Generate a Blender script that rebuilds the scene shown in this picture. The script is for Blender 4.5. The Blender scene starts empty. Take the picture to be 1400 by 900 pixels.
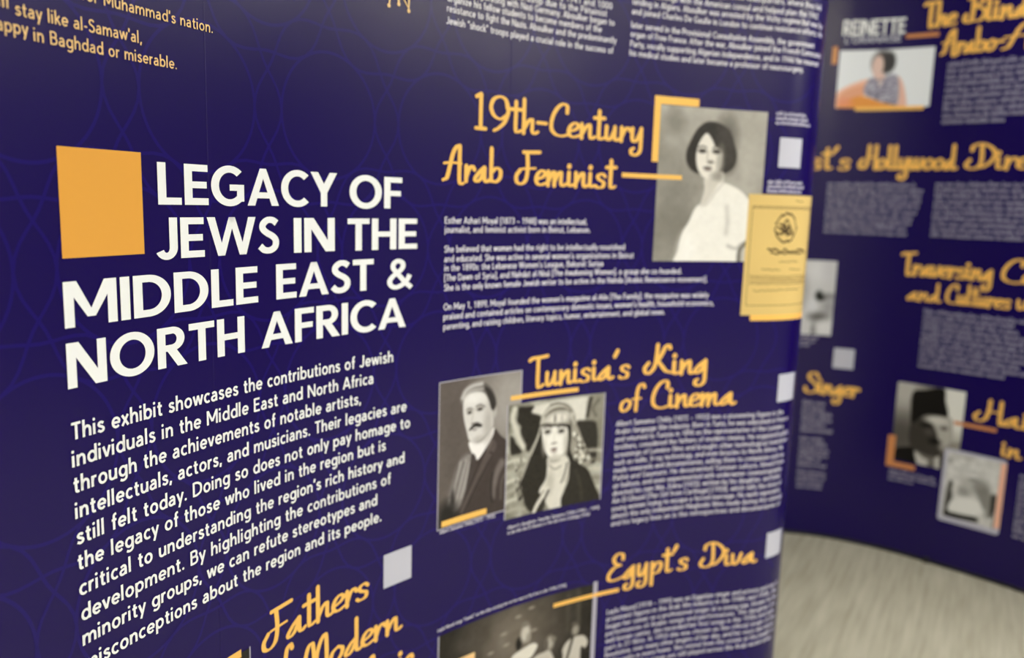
import bpy, math, random
import numpy as np
from mathutils import Matrix, Vector
from mathutils.geometry import tessellate_polygon

C = bpy.context.scene.collection
random.seed(4)
CAMH = 1.525

# ------------------------------------------------------------------ camera
cd = bpy.data.cameras.new('camera'); cam = bpy.data.objects.new('camera', cd); C.objects.link(cam)
bpy.context.scene.camera = cam
PITCH, ROLL, FPX = 0.154569, 0.030004, 1129.86
cd.sensor_width = 36.0; cd.lens = 36.0*FPX/1400.0
cd.clip_start = 0.02; cd.clip_end = 100
_f = Vector((0, math.cos(PITCH), -math.sin(PITCH))); _u = Vector((0, math.sin(PITCH), math.cos(PITCH))); _r = Vector((1, 0, 0))
_r2 = math.cos(ROLL)*_r + math.sin(ROLL)*_u; _u2 = -math.sin(ROLL)*_r + math.cos(ROLL)*_u
M = Matrix((( _r2.x, _u2.x, -_f.x, 0), (_r2.y, _u2.y, -_f.y, 0), (_r2.z, _u2.z, -_f.z, CAMH), (0, 0, 0, 1)))
cam.matrix_world = M
cd.dof.use_dof = True; cd.dof.focus_distance = 1.34; cd.dof.aperture_fstop = 1.8

# ------------------------------------------------------------------ world and exposure
sc = bpy.context.scene
w = bpy.data.worlds.new('world'); sc.world = w; w.use_nodes = True
w.node_tree.nodes['Background'].inputs[0].default_value = (1.0, 0.98, 0.95, 1)
w.node_tree.nodes['Background'].inputs[1].default_value = 0.05
sc.view_settings.view_transform = 'Standard'; sc.view_settings.look = 'None'
sc.view_settings.gamma = 1.0; sc.view_settings.use_curve_mapping = False
sc.view_settings.exposure = 0.55
LIGHT = 12.0            # strength of the ceiling light diffusers

# ------------------------------------------------------------------ materials
def lin(c):
    c = c/255.0
    return c/12.92 if c <= .04045 else ((c+.055)/1.055)**2.4
def L3(c): return (lin(c[0]), lin(c[1]), lin(c[2]), 1.0)
GLOSS, SPEC = .27, .36     # laminate film over every print
def mat(name, col, rough=.5, spec=.5, metal=0, bump=0, bscale=400, vary=0):
    m = bpy.data.materials.new(name); m.use_nodes = True; n = m.node_tree.nodes; l = m.node_tree.links
    b = n['Principled BSDF']; b.inputs['Roughness'].default_value = rough; b.inputs['Metallic'].default_value = metal
    b.inputs['Specular IOR Level'].default_value = spec
    if spec == SPEC and rough == GLOSS: b.inputs['Specular Tint'].default_value = (1, .94, .58, 1)     # film gloss tinted to carry the warmth of the ceiling reflection
    b.inputs['Base Color'].default_value = L3(col)
    if vary:
        no = n.new('ShaderNodeTexNoise'); no.inputs['Scale'].default_value = 3; tc = n.new('ShaderNodeTexCoord')
        l.new(tc.outputs['Object'], no.inputs['Vector'])
        mx = n.new('ShaderNodeMix'); mx.data_type = 'RGBA'
        mx.inputs['A'].default_value = L3([c*(1-vary) for c in col]); mx.inputs['B'].default_value = L3([min(255, c*(1+vary)) for c in col])
        l.new(no.outputs['Fac'], mx.inputs['Factor']); l.new(mx.outputs['Result'], b.inputs['Base Color'])
    if bump:
        no = n.new('ShaderNodeTexNoise'); no.inputs['Scale'].default_value = bscale; tc = n.new('ShaderNodeTexCoord')
        l.new(tc.outputs['Object'], no.inputs['Vector'])
        bp = n.new('ShaderNodeBump'); bp.inputs['Strength'].default_value = bump; bp.inputs['Distance'].default_value = .0004
        l.new(no.outputs['Fac'], bp.inputs['Height']); l.new(bp.outputs['Normal'], b.inputs['Normal'])
    return m
PURPLE = mat('purple_laminate', (20, 4, 77), GLOSS, SPEC, bump=.25, bscale=900)
PATT = mat('purple_pattern_ink', (24, 8, 95), GLOSS, SPEC, bump=.25, bscale=900)
REART = mat('rear_fine_text_ink', (152, 148, 168), GLOSS, SPEC)
WHITE = mat('white_ink', (240, 241, 238), GLOSS, SPEC)
BODYW = mat('body_text_ink', (226, 222, 232), GLOSS, SPEC)
GREYT = mat('fine_text_ink', (205, 200, 218), GLOSS, SPEC)
GOLD = mat('amber_ink', (248, 192, 98), GLOSS, SPEC)
CREAM = mat('cream_gold_ink', (240, 200, 140), GLOSS, SPEC)
AMBT = mat('amber_tile_ink', (226, 162, 70), GLOSS, SPEC)
TILE = mat('pale_tile_ink', (192, 192, 202), GLOSS, SPEC)
BORDER = mat('photo_border_ink', (176, 172, 184), GLOSS, SPEC)
DARKINK = mat('brown_ink', (74, 60, 42), GLOSS, SPEC)
BRONZE = mat('bronze_ink', (205, 136, 84), GLOSS, SPEC)
PEACH = mat('peach_ink', (238, 184, 156), GLOSS, SPEC)
BLACK = mat('black_rail', (16, 14, 16), .5)
ALU = mat('frame_aluminium', (170, 172, 176), .35, metal=1)
BACK = mat('panel_backing', (70, 70, 74), .6)
WALL = mat('painted_wall', (140, 136, 126), .8, vary=.03)
CEIL = mat('ceiling_tile', (222, 220, 212), .9, vary=.03)
TBAR = mat('ceiling_grid', (235, 235, 232), .5)
def vcol_mat():
    m = bpy.data.materials.new('photo_print'); m.use_nodes = True; n = m.node_tree.nodes
    b = n['Principled BSDF']; b.inputs['Roughness'].default_value = GLOSS; b.inputs['Specular IOR Level'].default_value = SPEC
    a = n.new('ShaderNodeVertexColor'); a.layer_name = 'ink'
    m.node_tree.links.new(a.outputs['Color'], b.inputs['Base Color'])
    return m
PHOTO = vcol_mat()
def emit_mat():
    m = bpy.data.materials.new('lamp_diffuser'); m.use_nodes = True; n = m.node_tree.nodes
    b = n['Principled BSDF']; b.inputs['Emission Color'].default_value = (.975, .98, 1, 1); b.inputs['Emission Strength'].default_value = LIGHT
    return m
LAMP = emit_mat()
def carpet_mat():
    m = bpy.data.materials.new('carpet'); m.use_nodes = True; n = m.node_tree.nodes; l = m.node_tree.links
    b = n['Principled BSDF']; b.inputs['Roughness'].default_value = .95; b.inputs['Specular IOR Level'].default_value = .1
    tc = n.new('ShaderNodeTexCoord'); mp = n.new('ShaderNodeMapping'); mp.vector_type = 'TEXTURE'
    mp.inputs['Rotation'].default_value = (0, 0, -math.radians(30))
    l.new(tc.outputs['Object'], mp.inputs['Vector'])
    def noise(sx, sy, det=3):
        v = n.new('ShaderNodeVectorMath'); v.operation = 'MULTIPLY'; v.inputs[1].default_value = (sx, sy, 1)
        l.new(mp.outputs['Vector'], v.inputs[0])
        t = n.new('ShaderNodeTexNoise'); t.inputs['Scale'].default_value = 1; t.inputs['Detail'].default_value = det
        l.new(v.outputs['Vector'], t.inputs['Vector']); return t
    a = noise(46, 3.0); c = noise(6, 1.2); d = noise(350, 200)
    m1 = n.new('ShaderNodeMath'); m1.operation = 'MULTIPLY_ADD'; m1.inputs[1].default_value = .6; l.new(a.outputs['Fac'], m1.inputs[0])
    m2 = n.new('ShaderNodeMath'); m2.operation = 'MULTIPLY'; m2.inputs[1].default_value = .3; l.new(c.outputs['Fac'], m2.inputs[0])
    l.new(m2.outputs[0], m1.inputs[2])
    m3 = n.new('ShaderNodeMath'); m3.operation = 'MULTIPLY_ADD'; m3.inputs[1].default_value = .12; l.new(d.outputs['Fac'], m3.inputs[0]); l.new(m1.outputs[0], m3.inputs[2])
    r = n.new('ShaderNodeValToRGB'); e = r.color_ramp.elements
    e[0].position = .36; e[0].color = L3((158, 152, 130)); e[1].position = .64; e[1].color = L3((184, 178, 156))
    l.new(m3.outputs[0], r.inputs['Fac']); l.new(r.outputs['Color'], b.inputs['Base Color'])
    bp = n.new('ShaderNodeBump'); bp.inputs['Strength'].default_value = .5; bp.inputs['Distance'].default_value = .003
    l.new(m3.outputs[0], bp.inputs['Height']); l.new(bp.outputs['Normal'], b.inputs['Normal'])
    return m
CARPET = carpet_mat()

# ------------------------------------------------------------------ object helpers
def mesh_obj(name, vs, fs, m, parent=None, smooth=False):
    me = bpy.data.meshes.new(name); me.from_pydata(vs, [], fs); me.materials.append(m)
    if smooth: me.polygons.foreach_set('use_smooth', [True]*len(me.polygons))
    me.update(); o = bpy.data.objects.new(name, me); C.objects.link(o)
    if parent: o.parent = parent
    return o
def structure(o): o['kind'] = 'structure'; return o
def box(x0, x1, y0, y1, z0, z1):
    v = [(x, y, z) for z in (z0, z1) for y in (y0, y1) for x in (x0, x1)]
    f = [(0, 2, 3, 1), (4, 5, 7, 6), (0, 1, 5, 4), (2, 6, 7, 3), (0, 4, 6, 2), (1, 3, 7, 5)]
    return v, f
def join(parts):
    V = []; Fc = []
    for v, f in parts:
        k = len(V); V += list(v); Fc += [tuple(i+k for i in q) for q in f]
    return V, Fc
def thing(name, label, cat, group=None, loc=(0, 0, 0)):
    o = bpy.data.objects.new(name, None); C.objects.link(o); o.location = loc; o.empty_display_size = .1
    o['label'] = label; o['category'] = cat
    if group: o['group'] = group
    return o

# ------------------------------------------------------------------ the room
X0, X1, Y0, Y1, ZC = -5.0, 6.0, -6.5, 7.5, 2.95
v, f = box(X0, X1, Y0, Y1, -.1, 0); structure(mesh_obj('floor', v, f, CARPET))
v, f = box(X0, X1, Y0, Y1, ZC, ZC+.1); structure(mesh_obj('ceiling', v, f, CEIL))
for nm, b in (('wall_left', (X0-.1, X0, Y0, Y1, 0, ZC)), ('wall_right', (X1, X1+.1, Y0, Y1, 0, ZC)),
              ('wall_back', (X0-.1, X1+.1, Y1, Y1+.1, 0, ZC)), ('wall_front', (X0-.1, X1+.1, Y0-.1, Y0, 0, ZC))):
    v, f = box(*b); structure(mesh_obj(nm, v, f, WALL))
for nm, b in (('baseboard_left', (X0, X0+.012, Y0, Y1, 0, .1)), ('baseboard_right', (X1-.012, X1, Y0, Y1, 0, .1)),
              ('baseboard_back', (X0, X1, Y1-.012, Y1, 0, .1)), ('baseboard_front', (X0, X1, Y0, Y0+.012, 0, .1))):
    v, f = box(*b); structure(mesh_obj(nm, v, f, BLACK))
columns = ('far left', 'left of the aisle', 'right of the aisle', 'far right')
LAMPS = [(x, y, '%s, %s' % (rw, columns[i])) for y, rw in ((-5.2, 'at the end wall'), (-3.1, 'second row from the end wall'), (-1.0, 'just behind the viewer')) for i, x in enumerate((-3.4, -.9, 1.6, 4.1))]
LAMPS += [(1.75, 1.0, 'added over the aisle beside the title for sheen'), (3.4, 1.5, 'added for sheen between the aisle light and the right wall'), (5.1, .8, 'added for sheen nearest the right wall beside the title'), (2.5, 2.75, 'added to brighten the farther display, closest to its open side'), (4.6, 5.6, 'behind the farther display')]  # panels near the aisle are unseen, added for sheen and a brighter farther display
if 1:
    for lx, ly, wh in LAMPS:
        t = thing('ceiling_light', 'flat white ceiling light panel ' + wh, 'ceiling light', 'ceiling light panels', (lx, ly, ZC))
        v, f = join([box(-.62, .62, -.32, -.295, -.02, 0), box(-.62, .62, .295, .32, -.02, 0), box(-.62, -.595, -.295, .295, -.02, 0), box(.595, .62, -.295, .295, -.02, 0)])
        mesh_obj('frame', v, f, TBAR, t)
        v, f = box(-.595, .595, -.295, .295, -.012, -.004); mesh_obj('diffuser', v, f, LAMP, t)

# ------------------------------------------------------------------ the two curved display faces
class Wall:
    def __init__(s, P0, sk, pk, lo, hi, ds=.005):
        s.lo, s.hi = lo, hi
        n1 = int(round((hi)/ds)); n0 = int(round(-lo/ds))
        sf = np.arange(n1+1)*ds; sb = -np.arange(n0+1)*ds
        pf = np.interp(sf[:-1]+ds/2, sk, pk); pb = np.interp(sb[:-1]-ds/2, sk, pk)
        xf = P0[0]+np.concatenate([[0], np.cumsum(ds*np.sin(pf))]); yf = P0[1]+np.concatenate([[0], np.cumsum(ds*np.cos(pf))])
        xb = P0[0]-np.concatenate([[0], np.cumsum(ds*np.sin(pb))]); yb = P0[1]-np.concatenate([[0], np.cumsum(ds*np.cos(pb))])
        s.s = np.concatenate([sb[::-1][:-1], sf]); s.x = np.concatenate([xb[::-1][:-1], xf]); s.y = np.concatenate([yb[::-1][:-1], yf])
        s.ph = np.interp(s.s, sk, pk)
    def __call__(s, a, z, off=0.):
        a = np.asarray(a, float); z = np.asarray(z, float)
        ph = np.interp(a, s.s, s.ph)
        return np.stack([np.interp(a, s.s, s.x)+np.cos(ph)*off, np.interp(a, s.s, s.y)-np.sin(ph)*off, z+CAMH+0*a], -1)
r = math.radians
FRONT = Wall((-0.61423, 1.13667), [-1.1, -.9, -.6, -.275, .05, .375, .7, 1.025, 1.35, 1.6, 1.8, 1.9, 2.0, 2.1, 2.2, 2.35, 2.5],
             [r(150), r(40), 0.31023936685634784, 0.3575379150875449, 0.4047745150158781, 0.49403658564880754, 0.7045824792878785, 0.8574588763488197, 1.0596736675777432, 1.2050538608036467, 1.3195103926908556, 1.2673796870890686, 0.8806717245231797, 0.24909120169232468, r(-35), r(-90), r(-100)], -1.1, 2.5)
BACKW = Wall((1.3976, 3.7255), [-1.8, -1.6, -.8, -.232, .116, .464, .812, 1.16, 1.7, 1.95],
             [r(160), r(60), r(68), 1.4321939970927526, 1.9708303375120446, 2.308206574090378, 2.386343702963472, 2.7273256955900855, r(162), r(80)], -1.8, 1.95)
TOP = .955; BOT = -1.511

def strip(wall, s0, s1, z0, z1, off, thick, step=.01, bevel=True):
    n = max(2, int((s1-s0)/step)); ss = list(np.linspace(s0, s1, n+1))
    offs = [off]*(n+1)
    if bevel:   # rolled vertical edges at the panel joints
        ss = [s0, s0+.0016]+ss[1:-1]+[s1-.0016, s1]; offs = [off-.0004, off]+[off]*(n-1)+[off, off-.0004]
    ss = np.array(ss); offs = np.array(offs); N = len(ss)
    a = wall(ss, z0, offs); b = wall(ss, z1, offs); c = wall(ss, z0, off-thick); d = wall(ss, z1, off-thick)
    V = [tuple(p) for p in np.concatenate([a, b, c, d])]
    Fc = []
    for i in range(N-1):
        Fc += [(i, i+1, N+i+1, N+i), (2*N+i+1, 2*N+i, 3*N+i, 3*N+i+1), (N+i, N+i+1, 3*N+i+1, 3*N+i), (i+1, i, 2*N+i, 2*N+i+1)]
    Fc += [(0, N, 3*N, 2*N), (N-1, 3*N-1, 4*N-1, 2*N-1)]
    return V, Fc
def add_display(root, wall, seams):
    for a, b in zip(seams[:-1], seams[1:]):
        V, Fc = strip(wall, a, b, BOT+.004, TOP, 0, .003); mesh_obj('graphic_panel', V, Fc, PURPLE, root)
    V, Fc = strip(wall, seams[0], seams[-1], BOT-.011, BOT+.004, .0015, .02, bevel=False); mesh_obj('bottom_rail_gap_shade', V, Fc, BLACK, root)  # black base strip, also standing in for the shadowed gap above the floor
    V, Fc = strip(wall, seams[0], seams[-1], TOP, TOP+.012, .0015, .02, bevel=False); mesh_obj('top_rail', V, Fc, BLACK, root)
    for a in seams:
        V, Fc = strip(wall, max(seams[0], a-.012), min(seams[-1], a+.012), BOT, TOP, -.0032, .012, bevel=False)
        mesh_obj('upright', V, Fc, ALU, root)
    for a in seams[1:-1]:
        V, Fc = strip(wall, a-.012, a+.012, BOT-.014, BOT+.012, .006, .02, step=.012, bevel=False); mesh_obj('foot_clip', V, Fc, BLACK, root)

front = thing('exhibit_display', "nearest curved purple exhibit display, with the white 'LEGACY OF JEWS' title", 'display', None, (0, 0, 0))
rear = thing('exhibit_display', 'farther curved purple exhibit display standing on the beige carpet at right', 'display', None, (0, 0, 0))
add_display(front, FRONT, [-1.1, -.54, .262, 1.052, 1.845, 2.5])
add_display(rear, BACKW, [-1.8, -1.04, -.25, .54, 1.33, 1.95])

# ------------------------------------------------------------------ print: flat shapes mapped on a display face
class Ink:
    def __init__(s): s.P = []; s.F = []
    def poly(s, pts):       # convex or not, triangulated
        k = len(s.P); s.P += [tuple(p) for p in pts]
        if len(pts) <= 4: s.F.append(tuple(range(k, k+len(pts))))
        else:
            for t in tessellate_polygon([[Vector((p[0], p[1], 0)) for p in pts]]): s.F.append(tuple(k+i for i in t))
    def tri(s, P, Fc):
        k = len(s.P); s.P += P; s.F += [tuple(i+k for i in q) for q in Fc]
    def quadstrip(s, A, B):
        k = len(s.P); s.P += list(A)+list(B); n = len(A)
        for i in range(n-1): s.F.append((k+i, k+i+1, k+n+i+1, k+n+i))
    def build(s, name, wall, m, parent, off):
        P = np.array(s.P); Q = wall(P[:, 0], P[:, 1], off)
        return mesh_obj(name, [tuple(q) for q in Q], s.F, m, parent)
def catmull(pts, n=6, closed=False):
    P = [np.array(p, float) for p in pts]
    if len(P) == 2: return [P[0]+(P[1]-P[0])*t for t in np.linspace(0, 1, 4)]
    if closed: Q = [P[-1]]+P+[P[0], P[1]]
    else: Q = [2*P[0]-P[1]]+P+[2*P[-1]-P[-2]]
    out = []
    for i in range(1, len(Q)-2):
        for t in np.arange(n)/n:
            a, b, c, d = Q[i-1], Q[i], Q[i+1], Q[i+2]
            out.append(.5*((2*b)+(c-a)*t+(2*a-5*b+4*c-d)*t*t+(3*b-a-3*c+d)*t**3))
    if not closed: out.append(Q[-2])
    return out
def ribbon(ink, line, wf, T=lambda p: p, cap=True):
    """ribbon of varying width along a line, rounded ends; T maps local units to (s, z)"""
    L = np.array(line); d = np.gradient(L, axis=0); n = np.hypot(d[:, 0], d[:, 1])+1e-9; d = d/n[:, None]
    W = np.array([wf(a, i/(len(L)-1.0)) for i, a in enumerate(d)])/2
    N = np.stack([-d[:, 1], d[:, 0]], 1)
    A = L+N*W[:, None]; Bq = L-N*W[:, None]
    ink.quadstrip([T(p) for p in A], [T(p) for p in Bq])
    if cap:
        for e, sg in ((0, -1), (-1, 1)):
            c = L[e]; r0 = W[e]; th = math.atan2(d[e][1]*sg, d[e][0]*sg)
            ink.poly([T((c[0]+r0*math.cos(th+q), c[1]+r0*math.sin(th+q))) for q in np.linspace(-math.pi/2, math.pi/2, 7)])

# --- bold capitals of the title (cap height 1)
def R_(x0, y0, x1, y1): return [(x0, y0), (x1, y0), (x1, y1), (x0, y1)]
def ring(cx, cy, ro, rp, ri, rq, a0=0, a1=360, n=40):
    t = np.radians(np.linspace(a0, a1, n))
    return ('q', [(cx+ro*math.cos(a), cy+rp*math.sin(a)) for a in t], [(cx+ri*math.cos(a), cy+rq*math.sin(a)) for a in t])
BOLD = {
 'L': (.57, [R_(0, 0, .2, 1), R_(.2, 0, .57, .17)]),
 'E': (.61, [R_(0, 0, .2, 1), R_(.2, 0, .61, .17), R_(.2, .415, .57, .58), R_(.2, .83, .6, 1)]),
 'F': (.58, [R_(0, 0, .2, 1), R_(.2, .4, .54, .565), R_(.2, .83, .58, 1)]),
 'T': (.68, [R_(0, .83, .68, 1), R_(.24, 0, .44, .83)]),
 'H': (.78, [R_(0, 0, .2, 1), R_(.58, 0, .78, 1), R_(.2, .42, .58, .585)]),
 'I': (.2, [R_(0, 0, .2, 1)]),
 'N': (.82, [R_(0, 0, .19, 1), R_(.63, 0, .82, 1), [(0, 1), (.25, 1), (.82, 0), (.57, 0)]]),
 'M': (1.04, [[(0, 0), (.19, 0), (.19, 1), (0, 1)], R_(.85, 0, 1.04, 1), [(0, 1), (.25, 1), (.6, .2), (.44, .2)], [(1.04, 1), (.79, 1), (.44, .2), (.6, .2)]]),
 'W': (1.36, [[(0, 1), (.215, 1), (.475, 0), (.285, 0)], [(.285, 0), (.475, 0), (.765, 1), (.595, 1)], [(.595, 1), (.765, 1), (1.075, 0), (.885, 0)], [(.885, 0), (1.075, 0), (1.36, 1), (1.145, 1)]]),
 'A': (.92, [[(0, 0), (.215, 0), (.55, 1), (.37, 1)], [(.92, 0), (.705, 0), (.37, 1), (.55, 1)], R_(.23, .2, .69, .36)]),
 'Y': (.84, [[(0, 1), (.235, 1), (.5, .52), (.32, .4)], [(.84, 1), (.605, 1), (.34, .52), (.52, .4)], R_(.32, 0, .52, .48)]),
 'O': (1.02, [ring(.51, .5, .51, .525, .3, .345)]),
 'C': (.83, [ring(.5, .5, .5, .525, .29, .345, 47, 313)]),
 'G': (.92, [ring(.5, .5, .5, .525, .29, .345, 47, 312), R_(.7, .1, .9, .54), R_(.5, .38, .72, .54)]),
 'D': (.84, [R_(0, 0, .2, 1), R_(.2, 0, .34, .17), R_(.2, .83, .34, 1), ring(.34, .5, .5, .5, .29, .33, -90, 90)]),
 'R': (.72, [R_(0, 0, .2, 1), R_(.2, .83, .37, 1), R_(.2, .4, .37, .56), ring(.37, .7, .31, .3, .11, .135, -90, 90), [(.22, .44), (.46, .44), (.74, 0), (.49, 0)]]),
 'J': (.5, [R_(.3, .28, .5, 1), ring(.225, .28, .275, .3, .075, .13, 205, 360)]),
 'S': (.62, [('s', [(.55, .83), (.43, .91), (.27, .91), (.14, .8), (.14, .67), (.26, .56), (.42, .47), (.52, .35), (.5, .18), (.36, .08), (.18, .09), (.05, .2)], .185)]),
 '&': (.88, [('s', [(.84, .02), (.62, .22), (.36, .52), (.22, .7), (.24, .85), (.38, .93), (.53, .86), (.54, .72), (.42, .58), (.2, .42), (.1, .25), (.18, .1), (.34, .06), (.54, .14), (.7, .3), (.78, .46)], .16)]),
}
def bold_word(word, p0, p1, H, parent, wall=FRONT, m=None, track=.075):
    ink = Ink(); tot = sum(BOLD[c][0] for c in word)+track*(len(word)-1); s0, s1 = p0[0], p1[0]; z = (p0[1]+p1[1])/2
    k = (s1-s0)/tot; x = 0
    for c in word:
        wd, prim = BOLD[c]
        T = lambda p, x=x: (s0+(x+p[0])*k, z+p[1]*H)
        for q in prim:
            if q[0] == 'q': ink.quadstrip([T(p) for p in q[1]], [T(p) for p in q[2]])
            elif q[0] == 's': ribbon(ink, catmull(q[1], 6), lambda a, t, w=q[2]: w*(.92+.1*abs(a[1])), T, cap=False)
            else: ink.poly([T(p) for p in q])
        x += wd+track
    return ink.build('title_word', wall, m or WHITE, parent, .0016)

# --- calligraphic headings (cap height 1, x-height .43)
SCR = {
 'A': (.47, [[(-.04, .0), (.06, .08), (.13, .4), (.2, .75), (.28, .94), (.36, 1.0)], [(.37, .97), (.37, .5), (.37, .02), (.41, -.09), (.48, -.07)], [(-.02, .47), (.18, .5), (.42, .48)]]),
 'B': (.56, [[(.22, .98), (.22, .3), (.18, .05), (.08, .0), (.0, .12), (.04, .28)], [(.08, .88), (.22, 1.0), (.42, .95), (.47, .75), (.28, .56)], [(.28, .56), (.5, .45), (.55, .22), (.42, .03), (.25, .03)]]),
 'C': (.44, [[(.43, .74), (.43, .92), (.34, .99), (.2, .85), (.09, .55), (.07, .22), (.17, .04), (.32, .0), (.46, .05)]]),
 'D': (.62, [[(.13, .76), (.16, .93), (.32, 1.02), (.5, .9), (.62, .65), (.58, .35), (.42, .1), (.34, .06)], [(.33, .98), (.35, .6), (.34, .2), (.24, .02), (.1, .02), (.03, .16), (.1, .36)]]),
 'E': (.44, [[(.42, .78), (.41, .95), (.28, 1.0), (.17, .84), (.22, .64), (.36, .56), (.2, .5), (.06, .3), (.04, .1), (.14, .01), (.3, .03), (.46, .1)]]),
 'F': (.5, [[(.2, .97), (.4, .98), (.62, 1.0)], [(.3, .96), (.32, .5), (.28, .14), (.16, .0), (.05, .07), (.04, .25), (.13, .42)], [(.18, .46), (.34, .48), (.52, .5)]]),
 'H': (.58, [[(.1, .4), (.02, .22), (.05, .06), (.14, .02), (.25, .18), (.3, .6), (.31, 1.0)], [(.3, .5), (.42, .52), (.53, .5)], [(.54, 1.0), (.54, .08), (.6, .01), (.67, .05)]]),
 'K': (.66, [[(.12, .42), (.03, .25), (.06, .1), (.15, .08), (.27, .3), (.31, .7), (.32, 1.02)], [(.62, .9), (.58, 1.0), (.5, .93), (.42, .68), (.33, .46)], [(.33, .5), (.45, .28), (.55, .12), (.68, .06)]]),
 'M': (.6, [[(.07, .0), (.08, .5), (.15, .88), (.24, .95), (.27, .7), (.29, .1)], [(.29, .1), (.35, .6), (.44, .92), (.53, 1.0), (.55, .6), (.55, .0)]]),
 'S': (.46, [[(.46, .82), (.36, 1.0), (.18, .95), (.14, .75), (.28, .56), (.44, .38), (.42, .12), (.22, .0), (.05, .08), (.02, .25)]]),
 'T': (.37, [[(-.02, .9), (.06, .96), (.24, .97), (.44, 1.0)], [(.2, .95), (.2, .06), (.27, -.01), (.35, .05)]]),
 '1': (.3, [[(.03, .9), (.13, .98)], [(.13, .97), (.13, .5), (.13, .02)], [(.02, .0), (.25, .0)]]),
 '9': (.52, [[(.44, .68), (.4, .9), (.27, .98), (.12, .88), (.06, .64), (.13, .42), (.28, .33), (.42, .45)], [(.44, .78), (.46, .55), (.38, .25), (.24, .06), (.14, -.02)]]),
 'a': (.37, [[(.27, .42), (.15, .28), (.04, .08), (.09, .0), (.19, .1), (.28, .36)], [(.28, .4), (.28, .1), (.33, .0), (.41, .06)]]),
 'b': (.37, [[(.08, .98), (.08, .5), (.08, .05)], [(.08, .06), (.2, .01), (.31, .14), (.32, .34), (.22, .42), (.1, .3)]]),
 'c': (.28, [[(.27, .32), (.21, .43), (.1, .34), (.05, .15), (.12, .02), (.29, .06)]]),
 'd': (.37, [[(.27, .42), (.15, .3), (.04, .08), (.09, .0), (.19, .1), (.28, .36)], [(.28, .98), (.28, .5), (.28, .1), (.33, .0), (.41, .06)]]),
 'e': (.28, [[(.07, .17), (.2, .24), (.27, .35), (.2, .44), (.1, .36), (.04, .18), (.08, .04), (.17, .0), (.3, .06)]]),
 'f': (.27, [[(.36, .88), (.31, 1.0), (.21, .93), (.16, .7), (.15, .35), (.14, .0)], [(.02, .44), (.15, .45), (.28, .45)]]),
 'g': (.36, [[(.27, .42), (.15, .28), (.04, .08), (.09, .0), (.19, .1), (.28, .36)], [(.28, .42), (.28, .0), (.27, -.3), (.17, -.44), (.07, -.4), (.06, -.28), (.12, -.22)]]),
 'h': (.37, [[(.08, .98), (.08, .5), (.08, .0)], [(.08, .1), (.18, .34), (.27, .42), (.28, .25), (.28, .08), (.33, .0), (.42, .06)]]),
 'i': (.19, [[(.08, .42), (.08, .1), (.12, .01), (.2, .05)], [(.08, .62), (.085, .63)]]),
 'l': (.19, [[(.08, .98), (.08, .5), (.08, .1), (.12, .01), (.2, .05)]]),
 'm': (.52, [[(.07, .42), (.07, .0)], [(.07, .1), (.16, .36), (.23, .4), (.23, .0)], [(.23, .1), (.32, .36), (.4, .41), (.4, .1), (.45, .0), (.54, .06)]]),
 'n': (.36, [[(.07, .42), (.07, .0)], [(.07, .1), (.17, .34), (.26, .42), (.27, .1), (.31, .0), (.4, .06)]]),
 'o': (.33, [[(.2, .43), (.08, .33), (.04, .12), (.13, .0), (.26, .12), (.3, .32), (.2, .43)]]),
 'p': (.37, [[(.08, .42), (.08, .0), (.08, -.42)], [(.08, .14), (.18, .38), (.28, .42), (.33, .28), (.26, .06), (.14, .0)]]),
 'r': (.26, [[(.07, .42), (.07, .0)], [(.07, .1), (.14, .34), (.22, .43), (.28, .34)]]),
 's': (.3, [[(.28, .36), (.2, .44), (.09, .37), (.12, .26), (.24, .16), (.22, .02), (.1, -.01), (.03, .05)]]),
 't': (.23, [[(.12, .88), (.12, .5), (.12, .08), (.16, .0), (.25, .05)], [(.0, .66), (.25, .67)]]),
 'u': (.36, [[(.07, .42), (.07, .1), (.12, .0), (.2, .1), (.27, .35)], [(.27, .42), (.27, .1), (.31, .0), (.39, .06)]]),
 'v': (.3, [[(.05, .42), (.07, .1), (.13, .0), (.22, .15), (.28, .43)]]),
 'w': (.46, [[(.05, .42), (.06, .1), (.11, .0), (.19, .15), (.23, .42)], [(.23, .42), (.24, .1), (.3, .0), (.38, .15), (.42, .42)]]),
 'y': (.36, [[(.07, .42), (.07, .1), (.12, .0), (.2, .1), (.27, .35)], [(.28, .43), (.28, .0), (.27, -.3), (.17, -.44), (.07, -.4), (.06, -.28), (.12, -.22)]]),
 'z': (.3, [[(.04, .4), (.26, .41)], [(.26, .41), (.04, .02)], [(.04, .01), (.28, .02)]]),
 "'": (.17, [[(.13, .97), (.06, .78)]]),
 '-': (.29, [[(.03, .34), (.24, .34)]]),
 ' ': (.3, []),
}
def script_word(word, p0, p1, H, parent, wall=FRONT, m=None, fat=1.1):
    ink = Ink(); tot = sum(SCR[c][0] for c in word); s0, s1 = p0[0], p1[0]; z = (p0[1]+p1[1])/2
    k = (s1-s0)/tot; x = 0; q = H/k          # keep stroke weight even in s and z
    for c in word:
        wd, strokes = SCR[c]
        for st in strokes:
            dot = c == 'i' and len(st) == 2
            wv = (.155 if dot else .132)*fat; wh = (.155 if dot else .058)*fat
            if c in "-'1" or (c in 'TF' and st[0][1] > .85 and st[-1][1] > .95) or (c == 't' and len(st) == 2): wh = .1*fat
            line = [(p[0]*k, p[1]*H) for p in catmull(st, 6)]
            ribbon(ink, line, lambda a, t: H*(wh+(wv-wh)*min(1, abs(a[1])*1.15)**1.3), lambda p, x=x: (s0+x*k+p[0], z+p[1]))
        x += wd
    return ink.build('script_heading', wall, m or GOLD, parent, .0016)

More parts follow.
